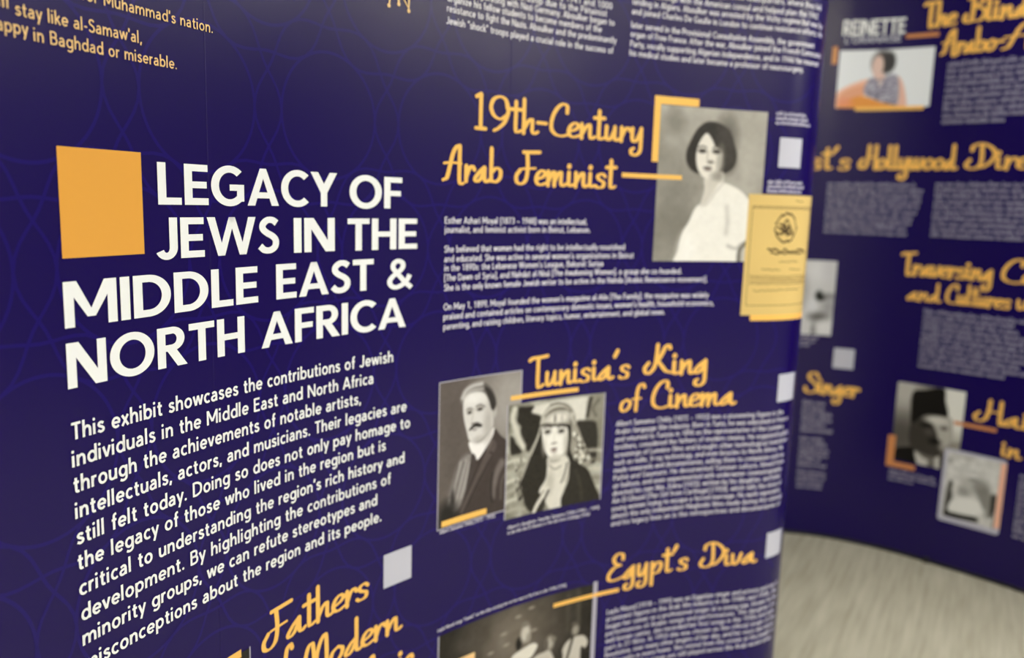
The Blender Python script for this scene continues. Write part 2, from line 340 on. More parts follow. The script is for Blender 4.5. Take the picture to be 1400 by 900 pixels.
# --- geometric sans face for running text (cap height 1, x-height .67), built from even strokes
def arc(cx, cy, rx, ry, a0, a1, n=12):
    return ('p', [(cx+rx*math.cos(math.radians(a)), cy+ry*math.sin(math.radians(a))) for a in np.linspace(a0, a1, n)])
def bowl(cx): return arc(cx, .335, .225, .285, 0, 360, 19)
ST = [(.08, 0), (.08, 1.03)]; XS = [(.08, 0), (.08, .67)]
def arch(x0, x1): return ('c', [(x0, .26), (x0+.04, .48), ((x0+x1)/2+.01, .615), (x1-.05, .55), (x1, .4), (x1, 0)])
DOT = ('d', .08, .9)
SANS = {
 'a': (.55, [('c', [(.43, 0), (.43, .38), (.39, .56), (.26, .615), (.1, .54)]), ('c', [(.43, .38), (.22, .36), (.08, .27), (.09, .12), (.2, .05), (.34, .09), (.43, .2)])]),
 'b': (.61, [ST, bowl(.31)]), 'c': (.5, [arc(.3, .335, .225, .285, 48, 312)]), 'd': (.62, [[(.54, 0), (.54, 1.03)], bowl(.31)]),
 'e': (.58, [arc(.3, .335, .225, .285, 5, 318), [(.08, .335), (.56, .335)]]),
 'f': (.35, [('c', [(.17, 0), (.17, .75), (.2, .93), (.34, .98)]), [(.02, .61), (.34, .61)]]),
 'g': (.62, [('c', [(.54, .67), (.54, .1), (.52, -.12), (.42, -.23), (.27, -.25), (.12, -.18)]), bowl(.31)]),
 'h': (.57, [ST, arch(.08, .47)]), 'i': (.2, [XS, DOT]), 'j': (.22, [('c', [(.1, .67), (.1, .0), (.08, -.18), (-.05, -.23)]), ('d', .1, .9)]),
 'k': (.5, [ST, [(.1, .3), (.42, .66)], [(.2, .4), (.47, 0)]]), 'l': (.2, [ST]), 'm': (.91, [XS, arch(.08, .44), arch(.44, .81)]),
 'n': (.57, [XS, arch(.08, .47)]), 'o': (.61, [bowl(.305)]), 'p': (.61, [[(.08, -.3), (.08, .67)], bowl(.31)]), 'q': (.62, [[(.54, -.3), (.54, .67)], bowl(.31)]),
 'r': (.36, [XS, ('c', [(.08, .3), (.13, .53), (.22, .605), (.34, .6)])]),
 's': (.46, [('c', [(.39, .53), (.28, .61), (.15, .59), (.09, .49), (.16, .39), (.3, .32), (.39, .22), (.35, .1), (.22, .05), (.04, .14)])]),
 't': (.38, [('c', [(.17, .88), (.17, .3), (.19, .1), (.27, .05), (.36, .07)]), [(.02, .61), (.35, .61)]]),
 'u': (.57, [('c', [(.08, .67), (.08, .28), (.12, .12), (.25, .05), (.4, .12), (.48, .32)]), [(.48, 0), (.48, .67)]]),
 'v': (.5, [[(.04, .67), (.25, .02)], [(.46, .67), (.25, .02)]]), 'w': (.78, [[(.04, .67), (.21, .02)], [(.39, .66), (.21, .02)], [(.39, .66), (.57, .02)], [(.74, .67), (.57, .02)]]),
 'x': (.5, [[(.04, .67), (.45, 0)], [(.44, .67), (.04, 0)]]), 'y': (.5, [[(.04, .67), (.26, .03)], [(.47, .67), (.16, -.3)]]),
 'z': (.45, [[(.04, .61), (.41, .61)], [(.39, .6), (.06, .07)], [(.04, .06), (.43, .06)]]),
 'A': (.74, [[(.04, 0), (.37, .98)], [(.7, 0), (.37, .98)], [(.16, .28), (.58, .28)]]),
 'B': (.64, [[(.09, 0), (.09, 1)], ('c', [(.09, .94), (.38, .94), (.5, .84), (.49, .62), (.35, .54), (.09, .54)]), ('c', [(.09, .54), (.4, .53), (.55, .42), (.54, .18), (.4, .07), (.09, .06)])]),
 'C': (.78, [arc(.45, .5, .37, .45, 45, 315, 16)]), 'D': (.78, [[(.09, 0), (.09, 1)], ('c', [(.09, .94), (.35, .93), (.62, .78), (.69, .5), (.62, .22), (.35, .07), (.09, .06)])]),
 'E': (.58, [[(.09, 0), (.09, 1)], [(.09, .94), (.53, .94)], [(.09, .53), (.49, .53)], [(.09, .06), (.55, .06)]]), 'F': (.55, [[(.09, 0), (.09, 1)], [(.09, .94), (.52, .94)], [(.09, .5), (.48, .5)]]),
 'G': (.84, [arc(.45, .5, .37, .45, 45, 318, 16), [(.75, .08), (.75, .52)], [(.5, .47), (.77, .47)]]), 'H': (.74, [[(.09, 0), (.09, 1)], [(.65, 0), (.65, 1)], [(.09, .53), (.65, .53)]]),
 'I': (.24, [[(.12, 0), (.12, 1)]]), 'J': (.5, [('c', [(.4, 1), (.4, .3), (.34, .1), (.2, .05), (.04, .16)])]), 'K': (.66, [[(.09, 0), (.09, 1)], [(.1, .48), (.58, 1)], [(.2, .56), (.63, 0)]]),
 'L': (.52, [[(.09, 0), (.09, 1)], [(.09, .06), (.5, .06)]]), 'M': (.92, [[(.09, 0), (.09, 1)], [(.83, 0), (.83, 1)], [(.11, .96), (.46, .22)], [(.81, .96), (.46, .22)]]),
 'N': (.78, [[(.09, 0), (.09, 1)], [(.69, 0), (.69, 1)], [(.11, .96), (.67, .04)]]), 'O': (.88, [arc(.44, .5, .37, .45, 0, 360, 22)]), 'P': (.6, [[(.09, 0), (.09, 1)], ('c', [(.09, .94), (.36, .94), (.51, .84), (.52, .6), (.36, .47), (.09, .46)])]),
 'R': (.63, [[(.09, 0), (.09, 1)], ('c', [(.09, .94), (.36, .94), (.5, .85), (.51, .62), (.36, .51), (.09, .5)]), [(.3, .5), (.58, 0)]]),
 'S': (.58, [('c', [(.5, .82), (.38, .94), (.2, .93), (.1, .8), (.14, .63), (.32, .53), (.47, .42), (.51, .24), (.42, .08), (.23, .05), (.05, .17)])]),
 'T': (.58, [[(.29, 0), (.29, 1)], [(.01, .94), (.57, .94)]]), 'U': (.72, [('c', [(.09, 1), (.09, .35), (.16, .12), (.36, .05), (.56, .12), (.63, .35), (.63, 1)])]), 'V': (.68, [[(.04, 1), (.34, .02)], [(.64, 1), (.34, .02)]]),
 'W': (1.04, [[(.04, 1), (.28, .02)], [(.52, .98), (.28, .02)], [(.52, .98), (.76, .02)], [(1.0, 1), (.76, .02)]]), 'X': (.66, [[(.05, 1), (.62, 0)], [(.6, 1), (.04, 0)]]), 'Y': (.64, [[(.04, 1), (.32, .45)], [(.6, 1), (.32, .45)], [(.32, 0), (.32, .47)]]),
 'Z': (.6, [[(.05, .94), (.56, .94)], [(.53, .93), (.07, .07)], [(.04, .06), (.57, .06)]]),
 '0': (.6, [arc(.3, .5, .23, .45, 0, 360, 19)]), '1': (.6, [[(.34, 0), (.34, 1)], [(.34, .96), (.14, .8)]]), '2': (.6, [('c', [(.08, .75), (.16, .9), (.3, .95), (.47, .86), (.47, .66), (.3, .38), (.08, .07)]), [(.07, .06), (.54, .06)]]),
 '3': (.6, [('c', [(.1, .82), (.22, .94), (.4, .91), (.47, .74), (.38, .57), (.22, .54)]), ('c', [(.22, .54), (.42, .5), (.52, .3), (.42, .1), (.22, .05), (.07, .15)])]), '4': (.6, [[(.42, 0), (.42, 1)], [(.42, .97), (.05, .26)], [(.04, .24), (.57, .24)]]),
 '5': (.6, [[(.14, .94), (.5, .94)], [(.15, .97), (.13, .52)], ('c', [(.12, .54), (.3, .62), (.48, .52), (.52, .3), (.4, .1), (.22, .05), (.07, .13)])]), '6': (.6, [arc(.3, .31, .23, .26, 0, 360, 17), [(.1, .4), (.4, 1)]]),
 '7': (.6, [[(.05, .94), (.54, .94)], [(.52, .93), (.2, 0)]]), '8': (.6, [arc(.3, .74, .18, .2, 0, 360, 15), arc(.3, .29, .22, .24, 0, 360, 17)]), '9': (.6, [arc(.3, .69, .23, .26, 0, 360, 17), [(.5, .6), (.2, 0)]]),
 ' ': (.3, []), '.': (.2, [('d', .1, .08)]), ',': (.2, [[(.12, .14), (.06, -.14)]]), ':': (.22, [('d', .1, .08), ('d', .1, .56)]), ';': (.22, [[(.12, .14), (.06, -.14)], ('d', .1, .56)]),
 "'": (.16, [[(.09, 1.02), (.07, .72)]]), '’': (.2, [[(.13, 1.02), (.06, .74)]]), '“': (.36, [[(.06, .74), (.13, 1.02)], [(.22, .74), (.29, 1.02)]]), '”': (.36, [[(.13, 1.02), (.06, .74)], [(.29, 1.02), (.22, .74)]]),
 '-': (.34, [[(.05, .33), (.29, .33)]]), '–': (.56, [[(.05, .33), (.51, .33)]]), '(': (.3, [('c', [(.25, 1.08), (.12, .75), (.09, .4), (.13, .05), (.25, -.25)])]), ')': (.3, [('c', [(.05, 1.08), (.18, .75), (.21, .4), (.17, .05), (.05, -.25)])]),
 '[': (.3, [[(.1, -.22), (.1, 1.08)], [(.07, 1.03), (.27, 1.03)], [(.07, -.17), (.27, -.17)]]), ']': (.3, [[(.2, -.22), (.2, 1.08)], [(.03, 1.03), (.23, 1.03)], [(.03, -.17), (.23, -.17)]]),
}
for a_, b_, m_ in (('é', 'e', [(.26, .78), (.38, .96)]), ('è', 'e', [(.34, .78), (.22, .96)]), ('â', 'a', [(.16, .8), (.27, .94), (.38, .8)])):
    SANS[a_] = (SANS[b_][0], SANS[b_][1]+[m_])
def line(txt, p0, p1, cap, parent, m=BODYW, wt=.14, wall=FRONT, name='text_line', smooth=4):
    ink = Ink(); gap = .085; tot = sum(SANS[c][0]+gap for c in txt)-gap; s0, s1 = p0[0], p1[0]; z = (p0[1]+p1[1])/2
    k = (s1-s0)/tot; x = 0; W = wt*cap
    for c in txt:
        wd, strokes = SANS[c]
        T = lambda p, x=x: (s0+x*k+p[0], z+p[1])
        for st in strokes:
            if st[0] == 'd':
                r_ = W*.56; ink.poly([T((st[1]*k+r_*math.cos(q), st[2]*cap+r_*math.sin(q))) for q in np.linspace(0, 5.4978, 8)]); continue
            if st[0] == 'c': L = catmull(st[1], smooth)
            elif st[0] == 'p': L = st[1]
            else: L = st
            ribbon(ink, [(p[0]*k, p[1]*cap) for p in L], lambda a, t: W*(.9+.1*abs(a[1])), T, cap=False)
        x += wd+gap
    return ink.build(name, wall, m, parent, .0016)
def fine_rows(s0, rows, z0, pitch, parent, wall, m=GREYT, xh=.5, name='fine_print', lean=0.0):
    """rows too small to read in the photograph: word-long runs of tiny strokes"""
    ink = Ink(); h = pitch*xh
    for i, s1 in enumerate(rows):
        z = z0-i*pitch; s = s0
        while s < s1-.006:
            wl = min(random.choice((2, 3, 4, 5, 6, 7, 8, 9))*h*.62, s1-s)
            e = s+wl; k = s
            while k < e:
                hh = h*(1.5 if random.random() < .25 else 1.0)
                ink.poly([(k, z), (k+h*.27, z), (k+h*.27, z+hh), (k, z+hh)]); k += h*.52
            t = h*.26; g = random.random()*.75
            ink.poly([(s, z+h*g), (e, z+h*g), (e, z+h*g+t), (s, z+h*g+t)])
            s = e+h*.55
    o = ink.build(name, wall, m, parent, .0016); return o
def patch(pts, m, parent, wall=FRONT, name='accent_bar', off=.0012, step=.012, label=None):
    """flat printed quadrilateral, subdivided along s so it follows the curve; pts TL TR BR BL"""
    TL, TR, BR, BL = pts; n = max(2, int(abs(TR[0]-TL[0])/step)); ink = Ink()
    t = np.linspace(0, 1, n+1)
    ink.quadstrip([(BL[0]+(BR[0]-BL[0])*a, BL[1]+(BR[1]-BL[1])*a) for a in t], [(TL[0]+(TR[0]-TL[0])*a, TL[1]+(TR[1]-TL[1])*a) for a in t])
    o = ink.build(name, wall, m, parent, off)
    if label: o['label'] = label
    return o
def rect(s0, s1, z0, z1, m, parent, wall=FRONT, **k): return patch([(s0, z1), (s1, z1), (s1, z0), (s0, z0)], m, parent, wall, **k)
def dash(p0, p1, th, m, parent, wall=FRONT, off=.0012):
    z = (p0[1]+p1[1])/2; return rect(p0[0], p1[0], z-th/2, z+th/2, m, parent, wall, off=off)

# --- continuous-tone pictures, painted as printed ink colours on a fine grid
class Picture:
    def __init__(s, s0, s1, z0, z1, ds, bg):
        s.b = (s0, s1, z0, z1); s.nx = int((s1-s0)/ds)+1; s.nz = int((z1-z0)/ds)+1
        s.S, s.Z = np.meshgrid(np.linspace(s0, s1, s.nx), np.linspace(z0, z1, s.nz))
        s.c = np.zeros(s.S.shape+(3,))+np.array(bg, float)*np.ones(3)
    def lay(s, a, col): s.c = s.c*(1-a[..., None])+np.array(col, float)*np.ones(3)*a[..., None]
    def ell(s, c, rs, rz, col, soft=.35, al=1., rot=0):
        x, z = s.S-c[0], s.Z-c[1]; t = math.radians(rot)
        x, z = x*math.cos(t)+z*math.sin(t), -x*math.sin(t)+z*math.cos(t)
        d = np.sqrt((x/rs)**2+(z/rz)**2); s.lay(al*np.clip((1+soft/2-d)/soft, 0, 1), col)
    def poly(s, pts, col, soft=.003, al=1., smooth=True):
        P = np.array(catmull(pts, 4, True)) if smooth else np.array(pts)
        ins = np.zeros(s.S.shape, bool); dist = np.full(s.S.shape, 9.)
        for i in range(len(P)):
            a, b = P[i], P[(i+1) % len(P)]
            if a[1] != b[1]:
                cr = ((a[1] > s.Z) != (b[1] > s.Z)) & (s.S < (b[0]-a[0])*(s.Z-a[1])/(b[1]-a[1])+a[0]); ins ^= cr
            e = b-a; t = np.clip(((s.S-a[0])*e[0]+(s.Z-a[1])*e[1])/(e@e+1e-12), 0, 1)
            dist = np.minimum(dist, np.hypot(s.S-a[0]-t*e[0], s.Z-a[1]-t*e[1]))
        sd = np.where(ins, dist, -dist); s.lay(al*np.clip(.5+sd/soft, 0, 1), col)
    def stroke(s, pts, wd, col, soft=.002, al=1.):
        P = np.array(catmull(pts, 5)); dist = np.full(s.S.shape, 9.)
        for i in range(len(P)-1):
            a, b = P[i], P[i+1]; e = b-a; t = np.clip(((s.S-a[0])*e[0]+(s.Z-a[1])*e[1])/(e@e+1e-12), 0, 1)
            dist = np.minimum(dist, np.hypot(s.S-a[0]-t*e[0], s.Z-a[1]-t*e[1]))
        s.lay(al*np.clip((wd/2-dist)/soft+.5, 0, 1), col)
    def mottle(s, amp, size, seed=1):
        rg = np.random.RandomState(seed); n = np.zeros(s.S.shape)
        for k, a in ((1, 1.), (.45, .6), (.2, .35)):
            q = size*k; gx = ((s.S-s.b[0])/q); gz = ((s.Z-s.b[2])/q); G = rg.rand(int(gz.max())+3, int(gx.max())+3)-.5
            ix, iz = gx.astype(int), gz.astype(int); fx, fz = gx-ix, gz-iz; fx = fx*fx*(3-2*fx); fz = fz*fz*(3-2*fz)
            n += a*((G[iz, ix]*(1-fx)+G[iz, ix+1]*fx)*(1-fz)+(G[iz+1, ix]*(1-fx)+G[iz+1, ix+1]*fx)*fz)
        s.c += (n*amp)[..., None]
    def build(s, wall, parent, label, off=.0009, name='photograph'):
        s.c = np.clip(s.c, 4, 246); Q = wall(s.S.ravel(), s.Z.ravel(), off)
        idx = np.arange(s.nx*s.nz).reshape(s.nz, s.nx)
        Fc = np.stack([idx[:-1, :-1], idx[:-1, 1:], idx[1:, 1:], idx[1:, :-1]], -1).reshape(-1, 4)
        me = bpy.data.meshes.new(name); me.from_pydata(Q.tolist(), [], Fc.tolist()); me.materials.append(PHOTO)
        at = me.color_attributes.new('ink', 'FLOAT_COLOR', 'POINT'); c = s.c.reshape(-1, 3)/255.
        l = np.where(c <= .04045, c/12.92, ((c+.055)/1.055)**2.4)
        at.data.foreach_set('color', np.concatenate([l, np.ones((len(l), 1))], 1).ravel().astype('f'))
        o = bpy.data.objects.new(name, me); C.objects.link(o); o.parent = parent; o['label'] = label
        return o

# ------------------------------------------------------------------ FRONT display: faint interlaced pattern
def interlace(wall, s0, s1, root, name='pattern_lines'):
    ink = Ink(); a = .30; row = a*.866; j = 0; z = BOT+.1
    t = np.linspace(0, 2*math.pi, 61)
    while z < TOP-.02:
        i = 0; s = s0+(a/2 if j % 2 else 0)
        while s < s1:
            for rr, wob in ((.172, .010), (.118, .0)):
                P = [(s+(rr+wob*math.cos(6*q))*math.cos(q), z+(rr+wob*math.cos(6*q))*math.sin(q)) for q in t]
                P = [p for p in P]
                A = []; Bq = []
                for q, p in zip(t, P):
                    A.append((p[0]-0.0028*math.cos(q), p[1]-0.0028*math.sin(q))); Bq.append((p[0]+0.0028*math.cos(q), p[1]+0.0028*math.sin(q)))
                k = 0
                while k < 60:
                    if all(BOT+.01 < A[k+e][1] < TOP-.005 and s0 < A[k+e][0] < s1 for e in (0, 1)): ink.quadstrip(A[k:k+2], Bq[k:k+2])
                    k += 1
            s += a
        z += row; j += 1
    return ink.build(name, wall, PATT, root, .0004)
interlace(FRONT, -.95, 2.0, front)

# ------------------------------------------------------------------ FRONT display: left panel, title and introduction
def word(w_, box, H): bold_word(w_, box[0], box[1], H, front)
Z1 = [(0.1606,-0.0221),(0.7102,-0.0247)]
HT = .0645
for w_, bx in (('LEGACY', [(0.1589,-0.0221),(0.5683,-0.0232)]), ('OF', [(0.6007,-0.0247),(0.7426,-0.0243)]),
               ('JEWS', [(0.1540,-0.1044),(0.4203,-0.1097)]), ('IN', [(0.4571,-0.1083),(0.5615,-0.1101)]), ('THE', [(0.5957,-0.1094),(0.7864,-0.1111)]),
               ('MIDDLE', [(-0.0116,-0.1945),(0.3674,-0.1931)]), ('EAST', [(0.4119,-0.1927),(0.6657,-0.1938)]), ('&', [(0.7015,-0.1947),(0.7745,-0.1964)]),
               ('NORTH', [(-0.0119,-0.2810),(0.3336,-0.2782)]), ('AFRICA', [(0.3737,-0.2784),(0.7562,-0.2809)])):
    word(w_, bx, HT)
rect(-.0095, .130, -.097, .054, AMBT, front, name='blank_code_tile', label='blank amber square beside the white title')
for txt, bx in (
    ('This exhibit showcases the contributions of Jewish', [(-0.0104,-0.3532),(0.7217,-0.3546)]),
    ('individuals in the Middle East and North Africa', [(-0.0122,-0.3921),(0.6668,-0.3947)]),
    ('through the achievements of notable artists,', [(-0.0121,-0.4303),(0.6322,-0.4331)]),
    ('intellectuals, actors, and musicians. Their legacies are', [(-0.0116,-0.4711),(0.7609,-0.4699)]),
    ('still felt today. Doing so does not only pay homage to', [(-0.0111,-0.5114),(0.7719,-0.5080)]),
    ('the legacy of those who lived in the region but is', [(-0.0121,-0.5482),(0.7020,-0.5481)]),
    ('critical to understanding the region’s rich history and', [(-0.0115,-0.5887),(0.7562,-0.5879)]),
    ('development. By highlighting the contributions of', [(-0.0107,-0.6276),(0.7171,-0.6285)]),
    ('minority groups, we can refute stereotypes and', [(-0.0106,-0.6676),(0.6783,-0.6662)]),
    ('misconceptions about the region and its people.', [(-0.0106,-0.7087),(0.6909,-0.7068)])):
    line(txt, bx[0], bx[1], .0248, front, WHITE, .17)
for txt, bx in (("for Muhammad's nation.", [(0.0400,0.2527),(0.2787,0.2511)]), ("I will", [(-0.1121,0.2210),(-0.0654,0.2133)]), ("stay like al-Samaw'al,", [(-0.0578,0.2129),(0.1397,0.2100)]),
                ('happy', [(-0.0955,0.1918),(-0.0416,0.1856)]), ('in Baghdad or miserable.', [(-0.0344,0.1847),(0.2039,0.1839)])):
    line(txt, bx[0], bx[1], .0172, front, CREAM, .135)
# bottom of the gold calligraphy over the poem
ink = Ink()
for st, w0, w1 in (([(0.7045,0.4298),(0.7058,0.4013),(0.7034,0.3799)], 9, 5), ([(0.7298,0.4383),(0.7278,0.4121),(0.7292,0.3872)], 10, 7), ([(0.7368,0.4073),(0.7459,0.3960),(0.7551,0.3854)], 6, 3),
                   ([(0.7588,0.4443),(0.7569,0.4145),(0.7558,0.3790)], 8, 5), ([(0.7045,0.4298),(0.7275,0.4426),(0.7588,0.4410),(0.8000,0.4245),(0.8025,0.4133)], 9, 5)):
    ribbon(ink, catmull(st, 8), lambda a, t, w0=w0, w1=w1: .0007*(w0+(w1-w0)*t))
for c in ((0.7031,0.3807), (0.7292,0.3880), (0.7561,0.3795)):
    ink.poly([(c[0]+.0043*math.cos(q), c[1]+.0043*math.sin(q)) for q in np.linspace(0, 6.28, 13)[:-1]])
ink.build('calligraphy', FRONT, CREAM, front, .0016)

# heading 'Fathers of Modern Music' with its pale tile and the top of a picture
HF = .076
script_word('Fathers', (0.3612,-0.8668), (0.6554,-0.8752), HF, front)
script_word('of', (0.3811,-0.9601), (0.4325,-0.9656), HF, front)
script_word('Modern', (0.4641,-0.9793), (0.7472,-0.9911), HF, front)
script_word('Music', (0.6157,-1.0888), (0.7882,-1.1033), HF, front)
def tile(q, wall, root, label):
    s0 = (q[0][0]+q[2][0])/2; s1 = (q[1][0]+q[3][0])/2; rect(s0, s1, (q[2][1]+q[3][1])/2, (q[0][1]+q[1][1])/2, TILE, root, wall, name='blank_code_tile', label=label)
tile([(0.6982,-0.7908),(0.7802,-0.7917),(0.6987,-0.8700),(0.7814,-0.8717)], FRONT, front, 'blank pale square above the Modern Music heading')

# ------------------------------------------------------------------ FRONT display: top text blocks of the second and third panels
P5 = .0153
for txt, bx in (
    ('Algiers. His political activism in early 1941 and 1000', [(0.8643,0.4685),(1.3518,0.4866)]),
    ('suffered anti-Jewish hardship due to the Pétainist', [(0.8639,0.4532),(1.3366,0.4636)]),
    ('regime cooperating with Nazi Germany. Aboulker began to', [(0.8635,0.4379),(1.3608,0.4407)]),
    ('organize his fellow students to become members of the', [(0.8624,0.4188),(1.3225,0.4188)]),
    ('resistance to fight the Nazis. Aboulker and the predominantly', [(0.8614,0.3963),(1.3687,0.3987)]),
    ('Jewish “shock” troops played a crucial role in the success of', [(0.8604,0.3709),(1.3606,0.3732)]),
    ('hosted weekly meetings at a resistance headquarters, where they hid', [(1.4120,0.5345),(2.0070,0.5549)]),
    ('secret meetings with the American consul and helped plan the 1942', [(1.4132,0.5076),(1.9955,0.5317)]),
    ('landing in Algiers. Aboulker was arrested by the Vichy regime but was by', [(1.4128,0.4864),(2.0231,0.5093)]),
    ('and joined Charles De Gaulle in London to continue resistance efforts. He', [(1.4124,0.4631),(2.0251,0.4861)]),
    ('later served in the Provisional Consultative Assembly, the government', [(1.4121,0.4403),(1.9890,0.4425)]),
    ('organ of Free France. After the war, Aboulker joined the French Communist', [(1.4117,0.4171),(2.0292,0.4216)]),
    ('Party, vocally supporting Algerian independence, and in 1946 he resumed', [(1.4114,0.3939),(2.0189,0.3971)]),
    ('his medical studies and later became a professor of neurosurgery.', [(1.4110,0.3712),(1.9515,0.3749)])):
    line(txt, bx[0], bx[1], P5, front, BODYW, .165)

# ------------------------------------------------------------------ FRONT display: the feminist story
H1 = .0775
script_word('19th-Century', (0.9484,0.1584), (1.4701,0.1618), H1, front)
script_word('Arab', (0.8624,0.0395), (1.0344,0.0415), H1, front)
script_word('Feminist', (1.0733,0.0385), (1.3845,0.0404), H1, front)
dash((1.4066,0.0721), (1.5945,0.0750), .0115, GOLD, front)
q = [(0.8653,-0.0555), (1.3053,-0.0566)]
for txt, a, b in (
    ('Esther Azhari Moyal (1873 – 1948) was an intellectual,', (0.8653,-0.0549), (1.3037,-0.0572)),
    ('journalist, and feminist activist born in Beirut, Lebanon.', (0.8657,-0.0764), (1.3146,-0.0768)),
    ('She believed that women had the right to be intellectually nourished', (0.8654,-0.1203), (1.4263,-0.1211)),
    ('and educated. She was active in several women’s organizations in Beirut', (0.8659,-0.1417), (1.4558,-0.1436)),
    ('in the 1890s: the Lebanese Women’s League, Bakurat Suriya', (0.8664,-0.1632), (1.3606,-0.1635)),
    ('[The Dawn of Syria], and Nahdat al-Nisâ [The Awakening Women], a group she co-founded.', (0.8664,-0.1854), (1.6115,-0.1857)),
    ('She is the only known female Jewish writer to be active in the Nahda [Arabic Renaissance movement].', (0.8665,-0.2081), (1.6943,-0.2082)),
    ('On May 1, 1899, Moyal founded the women’s magazine al-Aila [The Family]; the magazine was widely', (0.8666,-0.2523), (1.7009,-0.2521)),
    ('praised and contained articles on contemporary domestic issues, women’s health, household economics,', (0.8662,-0.2745), (1.7199,-0.2750)),
    ('parenting, and raising children, literary topics, humor, entertainment, and global news.', (0.8663,-0.2961), (1.5659,-0.2991))):
    line(txt, a, b, .0150, front, BODYW, .16)

# portrait of a woman with bobbed hair
p = Picture(1.517, 1.847, -.151, .260, .0026, (158, 154, 143)); p.mottle(34, .09, 3)
p.ell((1.8129,0.2094), .10, .13, (172, 168, 156), 1.2, .7); p.ell((1.5697,-0.0252), .08, .14, (118, 115, 105), 1.2, .6); p.ell((1.5645,0.2156), .03, .03, (118, 115, 105), 1.2, .7)
p.poly([(1.6624,0.2238),(1.6349,0.2051),(1.6169,0.1747),(1.6045,0.1447),(1.6051,0.1201),(1.6164,0.1008),(1.6378,0.0877),(1.6729,0.0855),(1.7077,0.0869),(1.7305,0.0912),(1.7524,0.1062),(1.7604,0.1368),(1.7465,0.1812),(1.7300,0.2078),(1.6971,0.2233)], (50, 47, 42), .006)
p.ell((1.7260,0.1852), .03, .05, (74, 70, 64), 1.2, .7); p.ell((1.7393,0.1258), .02, .03, (70, 66, 60), 1.2, .6)
p.poly([(1.6676,0.0778),(1.7186,0.0948),(1.7256,0.0648),(1.7121,0.0289),(1.6795,-0.0024),(1.6571,-0.0005),(1.6674,0.0427)], (204, 199, 186), .004)
p.poly([(1.6647,0.1945),(1.6802,0.1805),(1.6933,0.1598),(1.7133,0.1487),(1.7152,0.1173),(1.7063,0.0893),(1.6854,0.0745),(1.6607,0.0776),(1.6416,0.0993),(1.6346,0.1313),(1.6393,0.1611),(1.6510,0.1839)], (224, 219, 206), .005)
p.ell((1.7109,0.1196), .012, .04, (150, 145, 134), 1., .7); p.ell((1.7023,0.0816), .02, .012, (140, 135, 124), 1., .7)
for e in ((1.6532,0.1470), (1.6972,0.1470)): p.ell(e, .0125, .006, (66, 62, 56), .8)
p.stroke([(1.6414,0.1563),(1.6528,0.1603),(1.6664,0.1565)], .004, (110, 104, 96)); p.stroke([(1.6850,0.1554),(1.6962,0.1599),(1.7081,0.1555)], .004, (100, 95, 88))
p.stroke([(1.6712,0.1468),(1.6697,0.1279),(1.6750,0.1191)], .004, (178, 172, 160), .004); p.ell((1.6809,0.1184), .010, .005, (128, 122, 112), .9)
p.ell((1.6727,0.1030), .0135, .0035, (92, 84, 78), .7); p.ell((1.6743,0.0976), .011, .004, (140, 128, 120), .8)
p.poly([(1.7152,0.0644),(1.7565,0.0557),(1.7929,0.0339),(1.8159,0.0011),(1.8268,-0.0947),(1.7926,-0.1057),(1.7916,-0.1659),(1.5960,-0.1667),(1.5952,-0.1207),(1.6055,-0.0749),(1.6240,-0.0442),(1.6402,-0.0085),(1.6568,0.0046),(1.6731,0.0050),(1.6968,0.0386)], (232, 229, 218), .005)
p.poly([(1.7984,-0.1056),(1.8381,-0.0893),(1.8446,-0.1654),(1.7974,-0.1658)], (196, 191, 178), .004); p.stroke([(1.8149,-0.0933),(1.7905,-0.1161),(1.7885,-0.1565)], .012, (110, 106, 96), .008)
p.stroke([(1.7406,-0.0009),(1.7456,-0.0418),(1.7433,-0.0727)], .012, (196, 192, 182), .012, .8); p.stroke([(1.7519,-0.1078),(1.7758,-0.1148),(1.7924,-0.1031)], .008, (170, 166, 156), .008, .8)
p.stroke([(1.6588,0.0011),(1.6789,0.0051),(1.7026,0.0387),(1.7241,0.0622)], .006, (196, 191, 180), .006, .8); p.ell((1.6239,-0.1257), .03, .05, (240, 238, 230), 1, .6)
p.mottle(6, .012, 5); p.build(FRONT, front, 'grey portrait photograph of a woman with bobbed hair and pale dress')
# L-shaped accent and yellow card
L = [(1.5163,0.2765),(1.6323,0.2785),(1.6335,0.2625),(1.5317,0.2584),(1.5321,0.1417),(1.5146,0.1408)]
za_, zb_ = (L[0][1]+L[1][1])/2, (L[2][1]+L[3][1])/2
rect(1.497, 1.634, .2615, .2815, GOLD, front); rect(1.497, 1.5165, .112, .2615, GOLD, front)
S0, S1 = 1.8065, 2.062
ZT, ZB = .0372, -.3035
YCARD = mat('yellow_card_ink', (216, 186, 116), GLOSS, SPEC, vary=.05)
rect(1.838, S1+.004, ZB-.016, ZB+.003, GOLD, front, off=.0012)
rect(S0, S1, ZB, ZT, YCARD, front, name='magazine_cover', off=.0014, label='yellow magazine cover with round emblem and thin frame')
ink = Ink(); thin = lambda a, t: .0016
def seg(*pts): ribbon(ink, catmull(pts, 8), thin, cap=False)
fs0, ft, fb = S0+.014, ZT-.033, ZB+.028
seg((fs0, ft), (1.95, ft), (S1-.004, ft)); seg((fs0, ft-.005), (1.95, ft-.005), (S1-.004, ft-.005)); seg((fs0, ft), (fs0, fb)); seg((fs0, fb), (1.95, fb), (S1-.004, fb)); seg((S1-.012, ft), (S1-.012, fb))
rg = random.Random(8); ec = (1.9365,-0.0543); er = .042
for k in range(9):
    a0 = k*.7; pts = [(ec[0]+er*rg.uniform(.82, 1.0)*math.cos(a0+q*.25), ec[1]+er*rg.uniform(.85, 1.02)*math.sin(a0+q*.25)) for q in range(4)]
    ribbon(ink, catmull(pts, 5), lambda a, t: .0026+.003*abs(a[0]))
